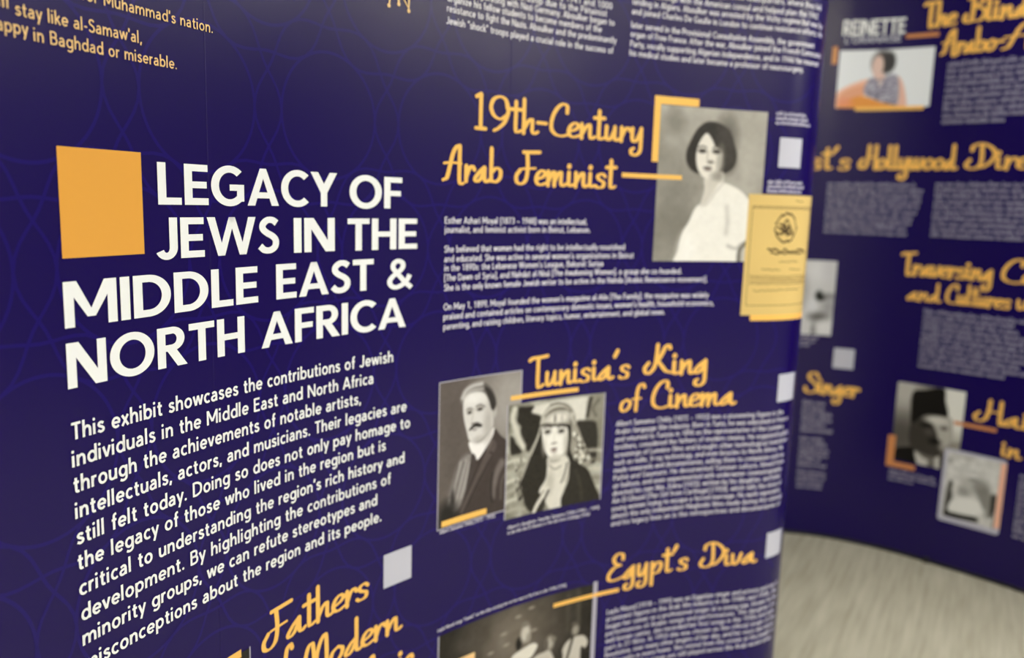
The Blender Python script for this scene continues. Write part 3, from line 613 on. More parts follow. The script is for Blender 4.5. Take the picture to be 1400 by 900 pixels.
for k in range(10):
    x, z = ec[0]+rg.uniform(-.5, .5)*er, ec[1]+rg.uniform(-.5, .5)*er
    ribbon(ink, catmull([(x-.012, z), (x, z+rg.uniform(-.014, .014)), (x+.012, z+rg.uniform(-.01, .01))], 5), lambda a, t: .003+.003*abs(a[0]))
def scribble(s0, s1, z, amp, wd):
    n = int((s1-s0)/(amp*1.1)); pts = [(s0+(s1-s0)*i/n, z+rg.uniform(-.5, .8)*amp) for i in range(n+1)]
    ribbon(ink, catmull(pts, 5), lambda a, t: wd*(.6+.6*abs(a[0])))
a = [(1.8783,-0.1219),(2.0104,-0.1222)]; z_ = (a[0][1]+a[1][1])/2
s0_, s1_ = a[0][0], min(S1-.02, a[1][0]+.02)
scribble(s0_, s1_-.06, z_, .010, .0048); scribble(s0_+.01, s1_-.02, z_-.004, .007, .004); scribble(s1_-.055, s1_, z_, .012, .0048)
for yy, x0_, x1_, am in ((495, 255, 375, .003), (550, 165, 265, .004), (550, 320, 405, .004), (693, 130, 290, .006), (690, 300, 400, .006), (85, 325, 380, .004)):
    scribble(S0+(x0_-75)/400*.25, S0+(x1_-75)/400*.25, ZT-(yy-44)*.000418, am, .0016)
for k in range(4): scribble(S0+.02, S1-.02, ZT-(595-44+k*17)*.000418, .0035, .0014)
ink.build('cover_lines', FRONT, DARKINK, front, .0018)
# captions and pale tile at the right edge
tile([(1.8886,0.1951),(1.9689,0.1936),(1.8939,0.1126),(1.9712,0.1138)], FRONT, front, 'blank pale square right of the woman portrait')
fine_rows(1.873, [1.985, 1.995, 2.0], (1.8823,0.2542)[1], .0125, front, FRONT, xh=.55)
fine_rows(1.862, [1.985, 1.995, 1.99], (1.8777,0.0680)[1], .0125, front, FRONT, xh=.55)

# ------------------------------------------------------------------ FRONT display: the cinema story
H2 = .078
script_word("Tunisia's", (1.1416,-0.4663), (1.4628,-0.4699), H2, front)
script_word('King', (1.5070,-0.4675), (1.7171,-0.4662), .083, front)
script_word('of', (1.4358,-0.5630), (1.5038,-0.5624), .073, front)
script_word('Cinema', (1.5348,-0.5619), (1.8062,-0.5623), H2, front)
dash((1.0817,-0.4883), (1.2994,-0.4887), .0115, GOLD, front)
for k, txt in enumerate((
    'Albert Samama Chikly (1872 – 1933) was a pioneering figure in the', 'Arabic-language film industry. Born in Tunis, he was educated in France',
    'and returned to Tunisia in 1896 as the representative of the Lumière', 'brothers, considered the fathers of modern cinema. He organized public',
    'screenings of Lumière films and brought other technological inventions', 'such as radio, X-ray technology, and even bicycles to North Africa. He',
    'made newsreels and documentaries, selling them to companies such as', 'Pathé and Gaumont. He documented Tunisian culture, filmed from',
    'air balloon, and even experimented with underwater cinematography.', 'directed his own film, Zohra (1922), written by his daughter, and later',
    'Ain El-Ghazel [The Girl from Carthage] (1924), which tells the story of', 'young women trying to escape a forced marriage. His work represents',
    'almost the only independent Maghrebi films made during the colonial', 'and his legacy lives on in the retrospectives and documentaries of')):
    z = -.6035-k*(.2875/13); e = [1.985, 2.012, 1.99, 2.022, 2.018, 1.998, 2.006, 2.01, 2.004, 1.996, 2.004, 2.0, 2.012, 2.008][k]
    line(txt, (1.4275, z), (e, z), .0148, front, BODYW, .135)
tile([(1.9513,-0.4817),(2.0320,-0.4815),(1.9557,-0.5624),(2.0395,-0.5670)], FRONT, front, 'blank pale square right of the cinema heading')

# man with a moustache
p = Picture(.8595, 1.115, -.778, -.4215, .0022, (100, 92, 86)); p.mottle(14, .1, 2)
p.ell((1.0815,-0.4963), .09, .13, (164, 159, 152), 1.3, .9); p.ell((0.9030,-0.5317), .05, .12, (84, 76, 72), 1.2, .7)
p.poly([(1.0268,-0.5604),(1.0531,-0.5793),(1.0828,-0.6097),(1.1117,-0.6876),(1.1181,-0.8526),(0.8703,-0.7895),(0.8726,-0.7677),(0.8853,-0.7174),(0.9087,-0.6516),(0.9300,-0.6159),(0.9632,-0.6045),(0.9807,-0.6258)], (60, 51, 49), .003)
p.poly([(0.9299,-0.6151),(0.9605,-0.6075),(0.9702,-0.6328),(0.9576,-0.6665),(0.9408,-0.7080),(0.9248,-0.7405),(0.8971,-0.7472),(0.8855,-0.7264),(0.8967,-0.6845),(0.9102,-0.6475)], (142, 137, 132), .010, .9)
for a_ in ([(0.9274,-0.6243),(0.9119,-0.6701),(0.8910,-0.7232)], [(0.9441,-0.6232),(0.9287,-0.6738),(0.9142,-0.7199)], [(0.9566,-0.6302),(0.9455,-0.6729),(0.9326,-0.7152)]): p.stroke(a_, .006, (186, 182, 176), .006, .6)
for a_ in ([(0.9193,-0.6316),(0.9055,-0.6820),(0.8961,-0.7066)], [(0.9386,-0.6266),(0.9221,-0.6768),(0.9068,-0.7361)]): p.stroke(a_, .005, (92, 86, 82), .005, .7)
p.poly([(1.0283,-0.5548),(1.0289,-0.5731),(1.0066,-0.6034),(0.9813,-0.6282),(0.9663,-0.6149),(0.9532,-0.5892),(0.9551,-0.5784),(0.9907,-0.5847)], (238, 235, 230), .003)
p.poly([(0.9628,-0.6098),(0.9767,-0.6242),(0.9708,-0.6533),(0.9561,-0.6933),(0.9471,-0.6913),(0.9549,-0.6478)], (66, 58, 56), .003)
p.poly([(1.0067,-0.6080),(1.0276,-0.5852),(1.0407,-0.6002),(1.0268,-0.6299),(1.0081,-0.6493),(0.9743,-0.6973),(0.9419,-0.7492),(0.9306,-0.7464),(0.9682,-0.6823)], (82, 72, 69), .003)
p.stroke([(1.0081,-0.6516),(0.9744,-0.6996),(0.9420,-0.7515)], .003, (34, 29, 28), .003); p.stroke([(1.0067,-0.6080),(0.9761,-0.6612),(0.9464,-0.7093)], .003, (40, 34, 33), .003); p.stroke([(1.0081,-0.6493),(1.0289,-0.6234),(1.0201,-0.6172)], .003, (36, 30, 29), .003)
p.poly([(1.0552,-0.6398),(1.0712,-0.6520),(1.0536,-0.6767),(1.0422,-0.7118),(1.0397,-0.7393),(1.0314,-0.7328),(1.0312,-0.6909),(1.0404,-0.6602)], (122, 113, 108), .010, .8)
p.stroke([(1.0765,-0.6717),(1.0603,-0.7014),(1.0589,-0.7435)], .008, (104, 95, 90), .008, .7); p.stroke([(1.0305,-0.6722),(1.0260,-0.7084),(1.0307,-0.7467)], .004, (34, 29, 28), .005)
p.ell((0.8888,-0.7495), .03, .035, (20, 18, 18), 1, .9); p.ell((0.9045,-0.7086), .006, .02, (30, 27, 26), 1, .7)
# hair, head
p.poly([(0.9269,-0.4790),(0.9276,-0.4617),(0.9382,-0.4467),(0.9584,-0.4372),(0.9861,-0.4346),(1.0088,-0.4445),(1.0270,-0.4647),(1.0357,-0.4893),(1.0308,-0.5112),(1.0182,-0.5080),(1.0059,-0.4771),(0.9784,-0.4578),(0.9453,-0.4643),(0.9359,-0.4847)], (96, 91, 86), .004)
p.poly([(0.9335,-0.4756),(0.9408,-0.4627),(0.9673,-0.4577),(0.9954,-0.4632),(1.0106,-0.4822),(1.0192,-0.5036),(1.0252,-0.5135),(1.0280,-0.5456),(1.0183,-0.5609),(0.9961,-0.5753),(0.9766,-0.5827),(0.9631,-0.5820),(0.9516,-0.5720),(0.9443,-0.5498),(0.9358,-0.5219),(0.9318,-0.4950)], (214, 211, 205), .004)
p.ell((1.0120,-0.5431), .014, .045, (168, 163, 156), 1.2, .75); p.ell((0.9849,-0.5778), .018, .010, (176, 171, 164), 1., .7); p.ell((1.0321,-0.5159), .0058, .015, (178, 173, 166), .6); p.ell((0.9649,-0.4714), .03, .016, (232, 230, 225), 1, .8)
p.stroke([(0.9299,-0.4664),(0.9394,-0.4504),(0.9612,-0.4411),(0.9890,-0.4394)], .010, (205, 202, 197), .008, .9); p.stroke([(0.9370,-0.4631),(0.9588,-0.4521),(0.9922,-0.4522)], .007, (184, 180, 174), .006, .8)
p.poly([(0.9977,-0.4493),(1.0177,-0.4586),(1.0345,-0.4878),(1.0308,-0.5098),(1.0204,-0.5061),(1.0129,-0.4825)], (48, 44, 42), .005)
for e, w_ in (((0.9525,-0.5057), .0065), ((0.9848,-0.5022), .0085)):
    p.ell((e[0], e[1]+.004), w_*1.5, .008, (168, 163, 156), 1., .8); p.ell(e, w_, .0038, (58, 52, 49), .8)
p.stroke([(0.9440,-0.4973),(0.9522,-0.4951),(0.9607,-0.4986)], .003, (112, 106, 100), .003); p.stroke([(0.9728,-0.4937),(0.9850,-0.4906),(0.9998,-0.4977)], .0032, (104, 98, 92), .003)
p.stroke([(0.9663,-0.5003),(0.9613,-0.5194),(0.9594,-0.5306)], .004, (186, 181, 174), .004, .8); p.ell((0.9662,-0.5353), .008, .003, (128, 122, 116), .9)
p.poly([(0.9510,-0.5496),(0.9586,-0.5412),(0.9696,-0.5359),(0.9762,-0.5334),(0.9911,-0.5407),(0.9924,-0.5467),(0.9822,-0.5468),(0.9698,-0.5444),(0.9599,-0.5494)], (42, 38, 36), .004)
p.ell((0.9700,-0.5511), .007, .0022, (126, 116, 112), .8)
p.mottle(5, .01, 6); p.build(FRONT, front, 'grey portrait photograph of a man with moustache in dark suit')
rect(.8575, .8600, -.778, -.4205, BORDER, front, name='photo_border', off=.0010); rect(.8575, 1.117, -.4218, -.4195, BORDER, front, name='photo_border', off=.0010)
rect(.8575, 1.074, -.7805, -.7775, BORDER, front, name='photo_border', off=.0010); rect(1.1130, 1.1165, -.50, -.4205, BORDER, front, name='photo_border', off=.0010)
dash((0.8718,-0.7668), (1.0133,-0.7671), .0145, GOLD, front)
for txt, a, b in (('Albert Samama Chikly (1872 – 1933)', (0.8663,-0.7902), (1.0405,-0.7893)),
                  ('Albert’s daughter, Haydée Samama Chikly (1906 – 1998)', (1.0838,-0.8317), (1.3853,-0.8341)),
                  ('in the film Ain El-Ghazel, or The Girl from Carthage (1924)', (1.0843,-0.8455), (1.3539,-0.8487))):
    line(txt, a, b, .0090, front, BODYW, .15)

# woman with a patterned headscarf
g = lambda *a: a
p = Picture(1.0735, 1.3865, -.806, -.5055, .0021, (150, 148, 134)); p.mottle(60, .05, 9)
K = (34, 31, 26); rg = random.Random(3); SC = [(1.2927,-0.6054),(1.3221,-0.6801)]
p.poly([(1.1395,-0.5250),(1.1734,-0.5162),(1.2145,-0.5116),(1.2558,-0.5104),(1.3294,-0.5112),(1.3342,-0.5319),(1.3298,-0.5627),(1.3168,-0.5789),(1.2960,-0.5785),(1.1839,-0.5457),(1.1515,-0.5377)], (216, 213, 201), .010)
p.poly([(1.1072,-0.5152),(1.1323,-0.5159),(1.1576,-0.5191),(1.1513,-0.5340),(1.1794,-0.5470),(1.1828,-0.5720),(1.1704,-0.6044),(1.1553,-0.6286),(1.1418,-0.6359),(1.1271,-0.6129),(1.1147,-0.5885),(1.1170,-0.5665),(1.1041,-0.5517),(1.1065,-0.5317)], K, .007)
p.poly([(1.0841,-0.5893),(1.0952,-0.5929),(1.1040,-0.6092),(1.1192,-0.6229),(1.1224,-0.6347),(1.1051,-0.6374),(1.0866,-0.6324)], K, .007); p.stroke([(1.0960,-0.5192),(1.0900,-0.5404),(1.1017,-0.5717),(1.1127,-0.5956),(1.1265,-0.6203)], .016, (208, 205, 190), .010)
p.poly([(1.3342,-0.5143),(1.3939,-0.5106),(1.4049,-0.5822),(1.3659,-0.5881),(1.3421,-0.5758),(1.3314,-0.5668)], (136, 132, 118), .010, .85); p.stroke([(1.3417,-0.5170),(1.3358,-0.5437),(1.3323,-0.5649)], .010, (44, 41, 36), .008); p.stroke([(1.3669,-0.5232),(1.3497,-0.5451),(1.3600,-0.5658)], .008, (84, 80, 70), .008, .7)
p.poly([(1.2982,-0.5768),(1.3236,-0.5757),(1.3610,-0.5837),(1.3699,-0.6183),(1.3697,-0.6582),(1.3670,-0.6940),(1.3485,-0.6956),(1.3276,-0.6530),(1.3069,-0.6110)], (42, 39, 34), .008)
p.poly([(1.3657,-0.5842),(1.4026,-0.5819),(1.4086,-0.7276),(1.3912,-0.7091),(1.3736,-0.6868),(1.3752,-0.6309)], (128, 124, 108), .010, .8)
for k in range(6): p.stroke([(1.076, -.655-.026*k), (1.105+.006*(k % 2), -.652-.026*k), (1.135, -.658-.026*k)], .009, ((216, 212, 196), (176, 172, 156))[k % 2], .008, .8)
for k in range(5): p.stroke([(1.315, -.665-.026*k), (1.35, -.661-.026*k), (1.385, -.666-.026*k)], .009, ((196, 192, 176), (128, 124, 110))[k % 2], .008, .8)
p.poly([(1.1840,-0.5691),(1.1722,-0.5933),(1.1622,-0.6297),(1.1473,-0.6577),(1.1259,-0.6995),(1.1174,-0.7169),(1.1278,-0.7456),(1.1384,-0.7785),(1.1579,-0.8018),(1.1955,-0.8094),(1.2116,-0.7536),(1.2076,-0.6635),(1.1880,-0.6184)], K, .006)
p.poly([(1.2666,-0.5820),(1.2827,-0.5886),(1.2869,-0.6281),(1.2917,-0.6759),(1.3110,-0.6905),(1.2888,-0.7111),(1.2685,-0.6765),(1.2697,-0.6454)], K, .006)
p.poly([(1.2076,-0.6635),(1.2311,-0.6718),(1.2632,-0.6640),(1.2789,-0.6820),(1.2783,-0.7253),(1.2643,-0.7627),(1.2588,-0.7856),(1.2668,-0.8149),(1.2285,-0.8158),(1.2115,-0.7928),(1.1945,-0.7661),(1.1835,-0.7485),(1.2032,-0.7209),(1.2069,-0.6905)], (216, 212, 199), .005)
p.ell((1.2289,-0.6738), .020, .006, (156, 151, 138), 1, .7); p.stroke([(1.2141,-0.6839),(1.2323,-0.6977),(1.2529,-0.6919)], .004, (120, 115, 102), .004, .8); p.ell((1.2190,-0.7314), .012, .03, (176, 172, 158), 1.1, .7)
# face
p.poly([(1.1862,-0.5782),(1.2036,-0.5748),(1.2267,-0.5770),(1.2523,-0.5810),(1.2679,-0.5899),(1.2719,-0.6145),(1.2694,-0.6395),(1.2592,-0.6576),(1.2425,-0.6681),(1.2254,-0.6686),(1.2096,-0.6581),(1.1982,-0.6409),(1.1906,-0.6149)], (236, 233, 223), .003)
p.ell((1.2654,-0.6331), .008, .03, (178, 173, 161), 1.2, .7); p.ell((1.1950,-0.6309), .007, .022, (194, 189, 177), 1.2, .6); p.ell((1.2331,-0.6643), .018, .006, (188, 183, 170), 1, .7)
for e in ((1.2043,-0.5916), (1.2493,-0.5953)):
    p.ell(e, .0125, .0085, (150, 145, 134), 1., .8); p.ell((e[0], e[1]-.001), .0085, .0042, (40, 36, 33), .8); p.stroke([(e[0]-.013, e[1]+.010), (e[0], e[1]+.0135), (e[0]+.013, e[1]+.010)], .0035, (72, 66, 60), .003)
p.stroke([(1.2276,-0.5971),(1.2265,-0.6123),(1.2260,-0.6207)], .003, (206, 201, 189), .004, .8); p.ell((1.2272,-0.6263), .0095, .0028, (140, 133, 122), .9)
p.ell((1.2269,-0.6409), .011, .0028, (118, 102, 96), .7); p.ell((1.2276,-0.6468), .0095, .0034, (140, 124, 116), .8); p.ell((1.2280,-0.6535), .008, .0025, (196, 190, 178), .9)
# scarf wrapped over the head
p.poly([(1.1804,-0.5709),(1.1815,-0.5548),(1.1905,-0.5390),(1.2059,-0.5238),(1.2240,-0.5179),(1.2469,-0.5182),(1.2680,-0.5259),(1.2850,-0.5423),(1.2944,-0.5647),(1.2964,-0.5863),(1.2825,-0.5847),(1.2683,-0.5783),(1.2499,-0.5807),(1.2266,-0.5747),(1.2036,-0.5748)], (150, 146, 134), .004)
for a_, w_, c_ in (([(1.1854,-0.5591),(1.1974,-0.5398),(1.2198,-0.5273),(1.2473,-0.5259),(1.2708,-0.5362),(1.2856,-0.5559)], .008, (198, 194, 180)), ([(1.1955,-0.5491),(1.2202,-0.5369),(1.2524,-0.5356),(1.2761,-0.5491)], .006, (98, 93, 82)),
                   ([(1.2103,-0.5206),(1.2378,-0.5195),(1.2659,-0.5306),(1.2805,-0.5457)], .0035, (76, 71, 62)), ([(1.1830,-0.5663),(1.2030,-0.5614),(1.2260,-0.5624)], .006, (190, 186, 172)), ([(1.2620,-0.5436),(1.2815,-0.5652),(1.2916,-0.5819)], .006, (186, 182, 168)),
                   ([(1.2717,-0.5544),(1.2783,-0.5745),(1.2848,-0.5850)], .004, (90, 85, 75))): p.stroke(a_, w_, c_, .004, .85)
p.ell((1.2374,-0.5592), .038, .015, (222, 218, 206), .9); p.ell((1.2273,-0.5595), .0035, .012, (112, 107, 96), .9); p.ell((1.2499,-0.5615), .003, .010, (160, 155, 143), .9, .8)
p.stroke([(1.1860,-0.5736),(1.2035,-0.5732),(1.2267,-0.5778),(1.2498,-0.5784),(1.2714,-0.5849)], .0055, (44, 40, 35), .005)
# hanging ends of the scarf
p.poly([(1.2825,-0.5847),(1.2987,-0.5858),(1.3114,-0.6077),(1.3270,-0.6411),(1.3465,-0.6753),(1.3511,-0.6919),(1.3347,-0.6985),(1.3155,-0.6871),(1.3010,-0.6772),(1.2823,-0.6549),(1.2824,-0.6197)], (152, 148, 135), .005)
for k in range(44):
    t_ = rg.random(); p.ell((SC[0][0]+(SC[1][0]-SC[0][0])*t_+rg.uniform(-.014, .017)*(.35+t_), SC[0][1]+(SC[1][1]-SC[0][1])*t_+rg.uniform(-.012, .012)), .0042, .0045, rg.choice(((232, 228, 214), (52, 48, 42), (228, 224, 210), (96, 91, 80))), .8)
p.stroke([(1.1815,-0.5756),(1.1718,-0.6046),(1.1555,-0.6324),(1.1450,-0.6573),(1.1294,-0.6926),(1.1165,-0.7168)], .007, (164, 160, 147), .005); p.stroke([(1.1768,-0.5939),(1.1622,-0.6297),(1.1524,-0.6471)], .003, (210, 206, 192), .003, .8)
for k in range(22): p.ell((1.118+rg.uniform(-.018, .012)-.0, -.705+rg.uniform(-.055, .055)), .0035, .0055, rg.choice(((196, 192, 177), (120, 115, 104), (30, 27, 24))), .9, .85)
p.stroke([(1.2115,-0.7497),(1.1892,-0.7729),(1.1738,-0.7934),(1.1653,-0.8111)], .012, (218, 214, 201), .005); p.stroke([(1.1985,-0.7513),(1.1777,-0.7746),(1.1604,-0.8062)], .003, (90, 85, 76), .003); p.stroke([(1.2140,-0.7540),(1.2011,-0.7791),(1.1909,-0.8124)], .007, (52, 48, 42), .005)
p.stroke([(1.2718,-0.6868),(1.2657,-0.7155),(1.2556,-0.7375)], .005, (92, 87, 77), .004); p.stroke([(1.2812,-0.6902),(1.2774,-0.7173),(1.2685,-0.7357)], .006, (160, 155, 142), .005, .8)
p.poly([(1.2838,-0.6866),(1.3112,-0.6945),(1.3401,-0.7125),(1.3565,-0.7409),(1.3738,-0.7758),(1.3926,-0.8194),(1.3365,-0.8229),(1.2709,-0.8237),(1.2562,-0.7891),(1.2680,-0.7633),(1.2796,-0.7335)], (37, 34, 29), .004)
p.stroke([(1.3028,-0.7132),(1.3190,-0.7555),(1.3258,-0.7968)], .008, (58, 54, 47), .010, .7)
p.mottle(8, .008, 12); p.build(FRONT, front, 'grey portrait photograph of a woman in a patterned headscarf', off=.0011)
rect(1.0715, 1.0745, -.806, -.5045, BORDER, front, name='photo_border', off=.0013); rect(1.3850, 1.3880, -.806, -.5045, BORDER, front, name='photo_border', off=.0013)

# ------------------------------------------------------------------ FRONT display: the singer's story
script_word("Egypt's", (1.4230,-1.0530), (1.6930,-1.0590), H2, front)
script_word('Diva', (1.7300,-1.0554), (1.9170,-1.0572), .073, front)
dash((1.2461,-1.0871), (1.4658,-1.0868), .0115, GOLD, front)
tile([(1.9576,-0.9712),(2.0346,-0.9733),(1.9585,-1.0522),(2.0364,-1.0525)], FRONT, front, 'blank pale square right of the Diva heading')
for k, txt in enumerate((
    'Layla Murad (1918 – 1995) was an Egyptian singer and actress and one of', 'prominent figures in the Arab film industry in the 1940s and 1950s. She',
    'began her career as a professional singer at a young age. Known for her', 'performances of Arabic songs and performances. The daughter of a',
    'well known cantor, she recorded her first songs in the 1930s and took', 'part in 27 films. In 1953 she was chosen as the official singer of the',
    'Revolution, over many other singers of her day, and her voice was heard', 'on the radio in every home. She retired from the screen at the height of',
    'her fame, and her songs are still played across the Arab world today')):
    z = -1.155-k*.0221; e = [2.035, 2.03, 2.036, 2.03, 2.022, 2.032, 2.026, 2.03, 2.02][k]
    line(txt, (1.4285, z), (e, z), .0148, front, BODYW, .135)
line('Layla Murad sings “Sanafir” on the ship carrying her on her way to the East in the 1940s (1938)', (0.8648,-1.0418), (1.2865,-1.0370), .0085, front, BODYW, .15)

# stage picture below
p = Picture(.8700, 1.3790, -1.40, -1.0525, .0024, (36, 32, 27))
p.ell((1.12, -1.14), .13, .11, (122, 113, 100), 1.5, .9); p.mottle(14, .05, 5)
for c in ((1.0918,-1.1540), (1.1292,-1.0859), (1.0826,-1.1205), (1.1834,-1.1396), (1.1726,-1.0727), (1.0402,-1.1600)): p.ell(c, .010, .004, (160, 152, 138), 1.2, .8)
for x in (1155, 1200, 1245): p.stroke([(1.3284,-1.0592), (1.3335,-1.1603)] if x == 1200 else [(1.315+(x-1200)*.0004, -1.07), (1.315+(x-1200)*.0004, -1.17)], .010, (72, 68, 58), .012, .8)
p.ell((1.1342,-1.1643), .010, .018, (20, 18, 15), .7); p.ell((1.1554,-1.1416), .0155, .0245, (196, 190, 176), .7); p.ell((1.1660,-1.1570), .008, .014, (150, 144, 130), .9); p.ell((1.1535,-1.1136), .011, .008, (120, 114, 102), .8)
p.poly([(1.1133,-1.1936),(1.1450,-1.1833),(1.1809,-1.1771),(1.1975,-1.1873),(1.1901,-1.2026),(1.1746,-1.2181),(1.1386,-1.2245),(1.1139,-1.2093)], (222, 217, 202), .005)
p.ell((1.2381,-1.1940), .0145, .020, (170, 164, 150), .8); p.ell((1.2519,-1.1854), .008, .008, (120, 114, 102), .9); p.ell((1.2282,-1.1964), .006, .018, (90, 84, 74), .9)
p.poly([(1.172, -1.250), (1.185, -1.222), (1.215, -1.215), (1.245, -1.222), (1.262, -1.30), (1.17, -1.30)], (196, 190, 176), .006)
p.ell((1.3245, -1.178), .012, .016, (150, 144, 130), .8); p.ell((1.320, -1.158), .010, .006, (90, 84, 74), .8)
p.poly([(1.283, -1.225), (1.297, -1.206), (1.32, -1.198), (1.352, -1.200), (1.368, -1.222), (1.36, -1.24), (1.345, -1.235), (1.34, -1.30), (1.29, -1.30), (1.285, -1.245)], (196, 190, 176), .005)
p.stroke([(1.316, -1.20), (1.306, -1.235), (1.298, -1.26)], .008, (50, 46, 40), .004)
p.poly([(1.06, -1.262), (1.12, -1.25), (1.17, -1.27), (1.16, -1.40), (1.03, -1.40)], (150, 144, 130), .012)
p.build(FRONT, front, 'dark stage photograph with three performers, below the cinema story', off=.0010)
rect(.8665, .8705, -1.40, -1.0520, BORDER, front, name='photo_border', off=.0012); rect(1.3790, 1.3925, -1.40, -1.0470, BORDER, front, name='photo_border', off=.0012)
rect(.900, .9868, -1.165, -1.1365, CREAM, front, off=.0014)
# top of the small picture next to the Modern Music heading
p = Picture(.150, .3305, -1.10, -.8425, .003, (32, 29, 26)); p.mottle(12, .05, 5); p.build(FRONT, front, 'dark photograph at the lower left, only its top corner in view', off=.0010)
rect(.3300, .3325, -1.10, -.8405, BORDER, front, name='photo_border', off=.0012)
rect(.180, .3095, -.8510, -.8355, GOLD, front, off=.0014)

# ------------------------------------------------------------------ REAR display
def RB(q): return (q[0][0]+q[2][0])/2, (q[1][0]+q[3][0])/2, (q[2][1]+q[3][1])/2, (q[0][1]+q[1][1])/2
HB = .096
W_ = dict(wall=BACKW)
def bs(w_, *a):
    if isinstance(a[0], list): a = (a[0][0], a[0][1])+a[1:]
    script_word(w_, a[0], a[1], a[2], rear, BACKW, fat=1.2)
bs('The', [(0.3067,0.7638),(0.4243,0.7598)], .098, 1.05); bs('Blind', [(0.4564,0.7712),(0.6806,0.7596)], .102, 1.05)
bs('Arabo-', [(0.3869,0.6478),(0.6139,0.6457)], .094, 1.05)
a = [(0.6138,0.6469),(0.7189,0.6453)]; bs('Andalusian', (a[0][0], a[0][1]), (a[0][0]+.72, a[0][1]), .094, 1.05)
dash((0.2421,0.7286), (0.3681,0.7320), .017, BRONZE, rear, BACKW)
a = [(-0.0393,0.1794),(0.0690,0.1773)]; bs("st's", (a[0][0]-.06, a[0][1]), a[1], .098, 1.05)
a = [(0.1053,0.1785),(0.4828,0.1836)]; bs('Hollywood', a[0], a[1], .098, 1.05)
a = [(0.5173,0.1829),(0.7700,0.1834)]; bs('Director', a[0], (a[0][0]+.425, a[0][1]), .098, 1.05)
a = [(0.3179,-0.2759),(0.6702,-0.2575)]; bs('Traversing', a[0], a[1], .094, 1.0)
a = [(0.6934,-0.2673),(0.8197,-0.2647)]; bs('Continents', a[0], (a[0][0]+.56, a[0][1]), .094, 1.0)
a = [(0.3483,-0.3780),(0.4787,-0.3709)]; bs('and', a[0], a[1], .076, 1.1)
a = [(0.4996,-0.3746),(0.7443,-0.3721)]; bs('Cultures', a[0], a[1], .080, 1.1)
a = [(0.7640,-0.3698),(0.8315,-0.3709)]; bs('within', a[0], (a[0][0]+.27, a[0][1]), .080, 1.1)
a = [(-0.0405,-0.8445),(0.1897,-0.8264)]; bs('Singer', a[0], a[1], .094, 1.0)
a = [(0.6602,-0.8504),(0.8854,-0.8508)]; bs('Haigazian', a[0], (a[0][0]+.56, (a[0][1]+a[1][1])/2), .092, 1.0)
a = [(0.7724,-0.9785),(0.8452,-0.9734)]; bs('in', a[0], a[1], .080, 1.15)
a = [(0.8822,-0.9856),(0.9004,-0.9833)]; bs('Cairo', a[0], (a[0][0]+.28, a[0][1]), .086, 1.0)
PT = .0226
def block(q, n, ends, xh=.58):
    s0 = (q[0][0]+q[1][0])/2; zt, zb = q[0][1], q[1][1]; pt = (zt-zb-PT*xh)/(n-1)
    fine_rows(s0, ends, zt-pt*xh, pt, rear, BACKW, REART, xh=xh)
random.seed(7)
block([(0.4063,0.6106),(0.4188,0.3672)], 10, [1.12, 1.15, 1.13, 1.14, 1.10, 1.12, 1.15, 1.14, 1.12, (0.6414,0.3733)[0]])
e = [(0.3373,0.1173),(0.3697,0.0906),(0.3628,0.0701),(0.3644,0.0463),(0.3584,0.0291),(0.3515,0.0015),(0.3407,-0.0195),(0.3407,-0.0401),(0.3225,-0.0650),(0.3193,-0.0860)]
block([(-0.0185,0.1191),(-0.0161,-0.1023)], 10, [q[0] for q in e])
block([(0.4124,0.1249),(0.4187,-0.0998)], 10, [1.14, 1.12, 1.15, 1.13, 1.12, 1.15, 1.10, 1.13, 1.15, 1.12])
e = [(0.8357,-0.4083),(0.7771,-0.4331),(0.7858,-0.4565),(0.8425,-0.4695),(0.8404,-0.4940),(0.8427,-0.5145),(0.8381,-0.5396),(0.8283,-0.5621),(0.8124,-0.5858),(0.8492,-0.6111),(0.7575,-0.6448)]
block([(0.4182,-0.4130),(0.4263,-0.6614)], 11, [q[0] for q in e])
block([(0.8506,-1.0360),(0.8584,-1.3042)], 12, [1.22, 1.2, 1.23, 1.2, 1.22, 1.21, 1.2, 1.23, 1.2, 1.22, 1.2, 1.1])
for q, n, e in (([(-0.0437,-0.8775),(-0.0433,-1.0204)], 6, [(0.0520,-0.8738),(0.0542,-0.9001),(0.0887,-0.9271),(0.0889,-0.9581),(0.0606,-0.9792),(0.0949,-1.0017)]),
                ([(-0.0436,-1.0492),(-0.0411,-1.1874)], 6, [(0.0575,-1.0420),(0.0766,-1.0755),(0.0901,-1.0916),(0.0882,-1.1187),(0.0537,-1.1458),(0.0801,-1.1694)]),
                ([(-0.0410,-1.2102),(-0.0414,-1.2925)], 4, [(0.0834,-1.2096),(0.0849,-1.2275),(0.0749,-1.2562),(0.0811,-1.2825)])):
    block(q, n, [x[0] for x in e])
a = [(0.3495,-1.1350),(0.3534,-1.1963)]; e = [(0.5429,-1.1344),(0.5457,-1.1623),(0.4602,-1.1799)]
fine_rows(a[0][0], [e[0][0], e[1][0], e[2][0]], a[0][1]-.017, .0185, rear, BACKW, REART, xh=.6)
a = [(-0.0459,-0.5749),(-0.0039,-0.5724)]; fine_rows(a[0][0]-.05, [a[1][0], a[1][0]-.01, a[1][0]-.03], a[0][1]-.010, .0185, rear, BACKW, REART, xh=.6)
s0, s1, z0, z1 = RB([(0.0701,-0.6204),(0.1576,-0.6183),(0.0741,-0.7128),(0.1611,-0.7099)])
rect(s0, s1, z0, z1, TILE, rear, BACKW, name='blank_code_tile', label='blank pale square above the Singer heading')

